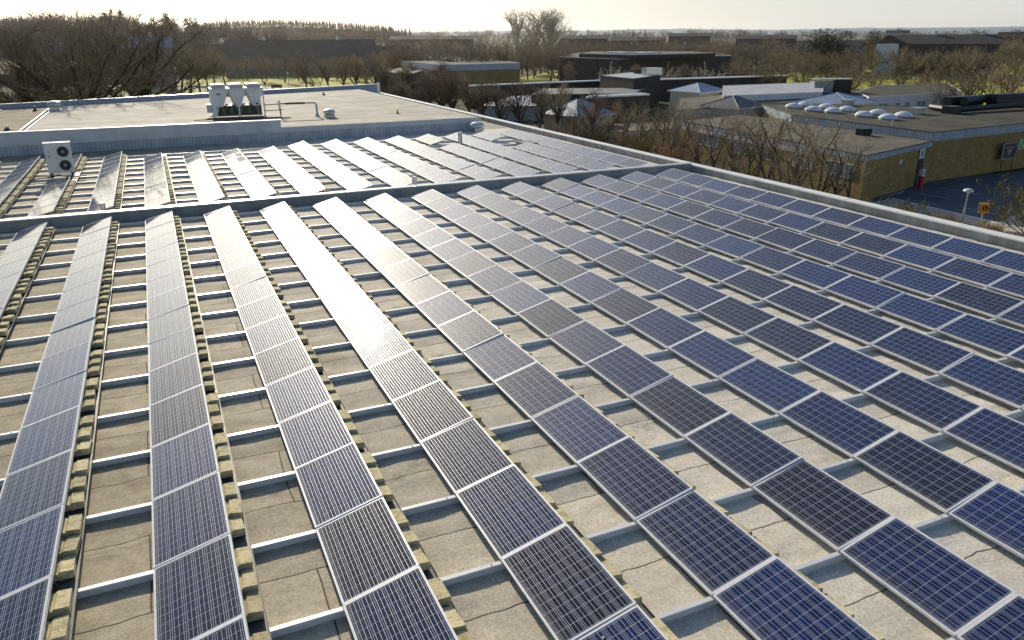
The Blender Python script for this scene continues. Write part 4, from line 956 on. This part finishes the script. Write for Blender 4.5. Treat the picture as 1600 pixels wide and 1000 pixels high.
# park trees on the left
for i, (x, d, y, k) in enumerate([(270, 178, 60, 'high1'), (288, 188, 70, 'high0'), (302, 176, 64, 'high1'), (316, 184, 72, 'high0'), (328, 196, 66, 'high1'), (345, 215, 78, 'high0'), (405, 225, 78, 'round1'), (440, 222, 76, 'high0'), (474, 165, 74, 'high0'), (490, 160, 90, 'near0'), (512, 162, 80, 'high1'), (530, 164, 78, 'slim1'), (552, 160, 84, 'high0'), (580, 156, 84, 'slim0'), (600, 152, 92, 'high1')]):
    tree(x, d, y, k, '%s brown park tree from the left around the lawn' % ORD[i+1], 'bare park trees around the left lawn')
tree(75, 96, -8, 'oak0', 'huge spreading bare oak at the far left behind the roof', 'large bare oaks', name='oak_tree', wide=1.1)
tree(188, 112, 8, 'oak1', 'broad bare oak with dark trunk right of the huge oak', 'large bare oaks', name='oak_tree', wide=1.15)
tree(-5, 105, 12, 'oak1', 'bare oak cut off by the left picture edge', 'large bare oaks', name='oak_tree', wide=1.1)
for i in range(7):
    tree(-15+i*20, 86+belt.uniform(0, 14), 128+belt.uniform(-14, 10), ('shrub', 'rshrub')[i % 3 == 2], '%s tangled bush from the left behind the rear parapet' % ORD[i+1], 'tangled bushes behind the rear parapet', name='bush', cat='bush', wide=.9)
beltrow(330, 620, 13, 222, 250, 74, 88, ['high0', 'high1', 'slim1', 'round2'], 'bare tree standing before the long dark terrace beyond the left lawn', 'bare trees before the long dark terrace', 1.0)
beltrow(600, 1180, 34, 320, 400, 54, 63, ['round0', 'round1', 'round2', 'high1'], 'bare tree in the strip of wood before the distant dark terraces', 'bare trees before the distant terraces')
# tall pale poplars on the skyline
for i, (x, d, y) in enumerate([(812, 330, 10), (838, 340, 8), (856, 335, 9), (868, 345, 14)]):
    tree(x, d, y, 'poplar', '%s tall pale poplar from the left on the skyline' % ORD[i+1], 'tall pale poplars on the skyline', name='poplar_tree', wide=1.25)
# dark evergreens
for i, (x, d, y) in enumerate([(1282, 260, 44), (1300, 262, 43), (1312, 265, 48), (1368, 300, 48)]):
    tree(x, d, y, 'pine', '%s dark evergreen from the left beside the long dark roof' % ORD[i+1], 'dark evergreens on the right', name='pine_tree', wide=1.3)
for i, (x, d, y) in enumerate([(352, 330, 22), (345, 320, 30), (960, 420, 45), (990, 430, 46), (1008, 430, 45)]):
    tree(x, d, y, 'spruce', '%s lone spruce from the left on the skyline' % ORD[i+1], 'lone spruces on the skyline', name='spruce_tree', wide=1.5)
for i, x in enumerate([372, 382, 392, 404]):
    tree(x, 315, 38+i % 2, 'pale', '%s pale sunlit bare tree from the left before the conifer wood' % ORD[i+1], 'pale bare trees before the conifer wood', wide=1.4)

# far woods, each one mass
def wood(name, label, keys, spots, kcrown, m):
    mb = MB()
    for (x, d, y) in spots:
        p = at(x, y, d); me = PROTO[keys[0] if belt.random() < .6 else keys[-1]][1]; mx = PROTO[keys[0]][2]; s = max(1, p.z-G)/mx; a = belt.uniform(0, 6.28); wd = 2.6 if keys[0] == 'spruce' else 1.5; ca, sa = math.cos(a)*s*wd, math.sin(a)*s*wd; n = len(mb.v)
        step = kcrown; polys = [q for q in me.polygons if (q.index*7919) % step == 0]
        for q in polys:
            n = len(mb.v); c = q.center
            for vi in q.vertices:
                co = me.vertices[vi].co; co = c+(co-c)*1.9
                mb.v.append((p.x+co.x*ca-co.y*sa, p.y+co.x*sa+co.y*ca, G+co.z*s))
            mb.f.append(tuple(range(n, len(mb.v))))
    return tag(obj(name, mb, m), label, 'wood', kind='stuff')
wr = random.Random(8)
def ridge(pts, x):
    for (x0, y0), (x1, y1) in zip(pts, pts[1:]):
        if x0 <= x <= x1: return y0+(y1-y0)*(x-x0)/(x1-x0)
    return pts[-1][1]
rl = [(-40, 18), (60, 16), (150, 17), (190, 13), (230, 18), (290, 27), (345, 34), (440, 46)]
spots = [(x, wr.uniform(275, 340), ridge(rl, x)+wr.uniform(-3, 12)) for x in [wr.uniform(-40, 430) for _ in range(112)]]
wood('bare_wood', 'brown bare wood on the rise at the left skyline', ['round0', 'slim0'], spots, 6, noisy((.15, .105, .085), (.36, .27, .19), .035, kind='World', rough=1, detail=3))
rl2 = [(300, 36), (360, 30), (420, 29), (520, 32), (600, 39), (640, 43)]
spots = [(300+i*2.2+wr.uniform(-1, 1), wr.uniform(560, 600), ridge(rl2, 300+i*2.2)+wr.choice((-1.3, -.4, .3, 1.0, 1.8))+wr.uniform(-.5, .5)) for i in range(142)]+[(300+wr.uniform(0, 340), wr.uniform(545, 600), 40+wr.uniform(0, 5)) for _ in range(90)]+[(300+wr.uniform(0, 330), wr.uniform(540, 560), 47) for _ in range(60)]
wood('conifer_wood', 'dark even conifer wood along the left skyline', ['spruce'], spots, 4, NEEDLE)
spots = [(wr.uniform(150, 345), wr.uniform(300, 345), 0) for _ in range(14)]
wood('wood_conifers', 'scattered dark conifers rising out of the brown wood', ['spruce'], [(x, d, ridge(rl, x)-3+wr.uniform(-2, 8)) for x, d, _ in spots], 3, NEEDLE)
spots = [(wr.uniform(330, 640), wr.uniform(420, 520), wr.uniform(44, 54)) for _ in range(70)]
wood('birch_wood', 'brown bare wood in front of the conifer wood', ['round1', 'slim1'], spots, 8, TWIG_H)
spots = [(wr.uniform(600, 1640), wr.uniform(700, 1500), wr.uniform(43.5, 50)) for _ in range(240)]
wood('distant_wood', 'far hazy belts of trees under the horizon', ['round1', 'slim1'], spots, 16, noisy((.12, .12, .11), (.2, .19, .16), .01, kind='World', rough=1))

# grasses by the pavement and the shrub at the right edge
gr = MB(); rr = random.Random(3)
for i in range(2600):
    t = rr.random(); x = 1350+t*260; y0_ = 318+t*56+rr.uniform(0, 9)
    p = gp(x, y0_, G); d = Vector((rr.gauss(0, .3), rr.gauss(0, .3), 1)).normalized(); L = rr.uniform(.25, .8)*(1.2 if int(x/34) % 2 else .5); s = Vector((rr.gauss(0, 1), rr.gauss(0, 1), 0)).normalized()*.02
    gr.face([p-s, p+s, p+d*L])
tag(obj('dry_grass', gr, REED), 'tufts of dry yellow grass along the foot of the roof edge', 'grass', kind='stuff')
tree(1640, 52, 270, 'shrub', 'orange brown bush at the right edge of the car park', name='bush', cat='bush', wide=1.1)
for i, x in enumerate([1345, 1375]): tree(x, 42, 300+i*4, 'shrub', ['low tangled bush before the brick wing corner', 'lowest tangled bush at the start of the pavement'][i], name='bush', cat='bush', wide=1.2)

HAZE = bpy.data.materials.new('haze'); HAZE.use_nodes = True; hn = HAZE.node_tree; hn.nodes.clear()
ho = hn.nodes.new('ShaderNodeOutputMaterial'); hv = hn.nodes.new('ShaderNodeVolumeScatter'); hv.inputs['Density'].default_value = .00011; hv.inputs['Anisotropy'].default_value = .72; hv.inputs['Color'].default_value = (1, .95, .9, 1)
hn.links.new(hv.outputs[0], ho.inputs['Volume'])
struct('haze', MB().box(-1500, 3500, 98, 4200, G-3, 60), HAZE)
# small things in the park
p = gp(452, 141); pl = thing('park_lamp', 'thin pale lamp post beside the lawn path', 'lamp post', p)
H = at(452, 115, math.hypot(p.x-CP.x, p.y-CP.y)).z-G; obj('pole', MB().lathe([(.07, 0), (.05, H)], 8), PAINTW, pl); obj('lamp_head', MB().lathe([(.1, H), (.28, H+.1), (.2, H+.3)], 10), PAINTW, pl)
p = gp(433, 140); bn = thing('park_bench', 'small dark bench on the path at the lawn edge', 'bench', p); 
obj('seat', MB().box(-1.2, 1.2, -.25, .25, .42, .5), BLACK, bn); obj('backrest', MB().box(-1.2, 1.2, .25, .32, .5, 1.1), BLACK, bn)
for sx in (-1, 1): obj('leg', MB().box(sx-.06, sx+.06, -.22, .22, 0, .42), STEEL_DK, bn)
def walker(px, py, label, rz, coat, seed):
    p = gp(px, py); w = thing('person', label, 'person', p, rz)
    me = bpy.data.meshes.new('body'); V = [(0, 0, .95), (0, 0, 1.2), (0, 0, 1.42), (0, 0, 1.53), (0, 0, 1.66), (.1, 0, .9), (.13, .12, .5), (.13, .18, .08), (.13, .04, .03), (-.1, 0, .9), (-.13, -.1, .5), (-.13, -.28, .1), (-.13, -.4, .04), (.2, 0, 1.4), (.27, -.08, 1.12), (.27, -.02, .86), (-.2, 0, 1.4), (-.27, .08, 1.12), (-.27, .16, .88)]
    E_ = [(0, 1), (1, 2), (2, 3), (3, 4), (0, 5), (5, 6), (6, 7), (7, 8), (0, 9), (9, 10), (10, 11), (11, 12), (2, 13), (13, 14), (14, 15), (2, 16), (16, 17), (17, 18)]
    me.from_pydata(V, E_, []); o = link('body', me, w); me.materials.append(coat)
    sk = o.modifiers.new('skin', 'SKIN'); rad = [.15, .16, .15, .06, .10, .1, .07, .05, .045, .1, .07, .05, .045, .07, .05, .035, .07, .05, .035]
    for v, r_ in zip(me.skin_vertices[0].data, rad): v.radius = (r_, r_)
    me.skin_vertices[0].data[0].use_root = True; o.modifiers.new('sub', 'SUBSURF').levels = 1; o.modifiers['sub'].render_levels = 1
walker(414.6, 138, 'person in dark clothes walking along the lawn path', .6, BLACK, 1)
nb = at(478, 86, 190)
p = gp(388, 112); sgb = thing('information_board', 'pale blue information board standing at the back of the lawn', 'board', p)
obj('board', MB().box(-2.4, 2.4, -.05, .05, 1.2, 3.4), noisy((.4, .45, .55), (.5, .55, .62), 1), sgb)
for sx in (-2.2, 2.2): obj('post', MB().box(sx-.08, sx+.08, -.04, .04, 0, 1.2), STEEL_DK, sgb)

# ------------------------------------------------------------------ light, sky, camera
sc = bpy.context.scene
AZ, EL = R(1.5), R(19.6)
sd = Vector((math.sin(AZ)*math.cos(EL), math.cos(AZ)*math.cos(EL), math.sin(EL)))
W = bpy.data.worlds.new('World'); sc.world = W; W.use_nodes = True; nt = W.node_tree
sky = nt.nodes.new('ShaderNodeTexSky'); sky.sky_type = 'NISHITA'; sky.sun_disc = False; sky.sun_elevation = EL; sky.sun_rotation = AZ
sky.air_density = 1.0; sky.dust_density = 0.8; sky.ozone_density = 1.0; sky.altitude = 50
N = NT(nt)
zz = N.sep(N.n('TexCoord').outputs['Generated'])[2]
hz = N.ramp(zz, [(0.0, .9), (.05, .70), (.12, .40), (.26, .0)])
xx = N.math('MULTIPLY_ADD', N.sep(N.n('TexCoord').outputs['Generated'])[0], .9, .1)
hcol = N.mix(xx, (10.4, 9.3, 7.2), (9.2, 9.2, 9.0))
mx_ = N.mix(hz, N.mix(1, sky.outputs[0], (.72, .9, 1.12), 'MULTIPLY'), hcol)
dp = N.n('VectorMath', operation='DOT_PRODUCT'); N.l(N.n('TexCoord').outputs['Generated'], dp.inputs[0]); dp.inputs[1].default_value = sd
au = N.math('MULTIPLY', N.math('POWER', N.math('MAXIMUM', dp.outputs['Value'], 0), 17), 20.0)
aw = N.n('CombineXYZ'); [N.l(N.math('MULTIPLY', au, k), aw.inputs[i]) for i, k in enumerate((1.05, .88, .62))]
mx_ = N.mix(1, mx_, aw.outputs[0], 'ADD')
nt.links.new(mx_, nt.nodes['Background'].inputs[0]); nt.nodes['Background'].inputs[1].default_value = .09
L = bpy.data.lights.new('sun', 'SUN'); L.energy = 5.0; L.angle = R(.55); L.color = (1, .895, .74)
lo = bpy.data.objects.new('sun', L); C.objects.link(lo); lo.rotation_euler = sd.to_track_quat('Z', 'Y').to_euler()
cam = bpy.data.cameras.new('camera'); co = bpy.data.objects.new('camera', cam); C.objects.link(co)
co.matrix_world = Matrix(((cr.x, cu.x, -fw.x, CP.x), (cr.y, cu.y, -fw.y, CP.y), (cr.z, cu.z, -fw.z, CP.z), (0, 0, 0, 1)))
cam.sensor_width = 36; cam.lens = FPX/1600*36; cam.clip_start = .1; cam.clip_end = 20000
sc.camera = co
sc.view_settings.view_transform = 'Standard'; sc.view_settings.look = 'None'; sc.view_settings.exposure = 0; sc.view_settings.gamma = 1
sc.cycles.use_denoising = True; sc.cycles.max_bounces = 6; sc.cycles.sample_clamp_indirect = 6
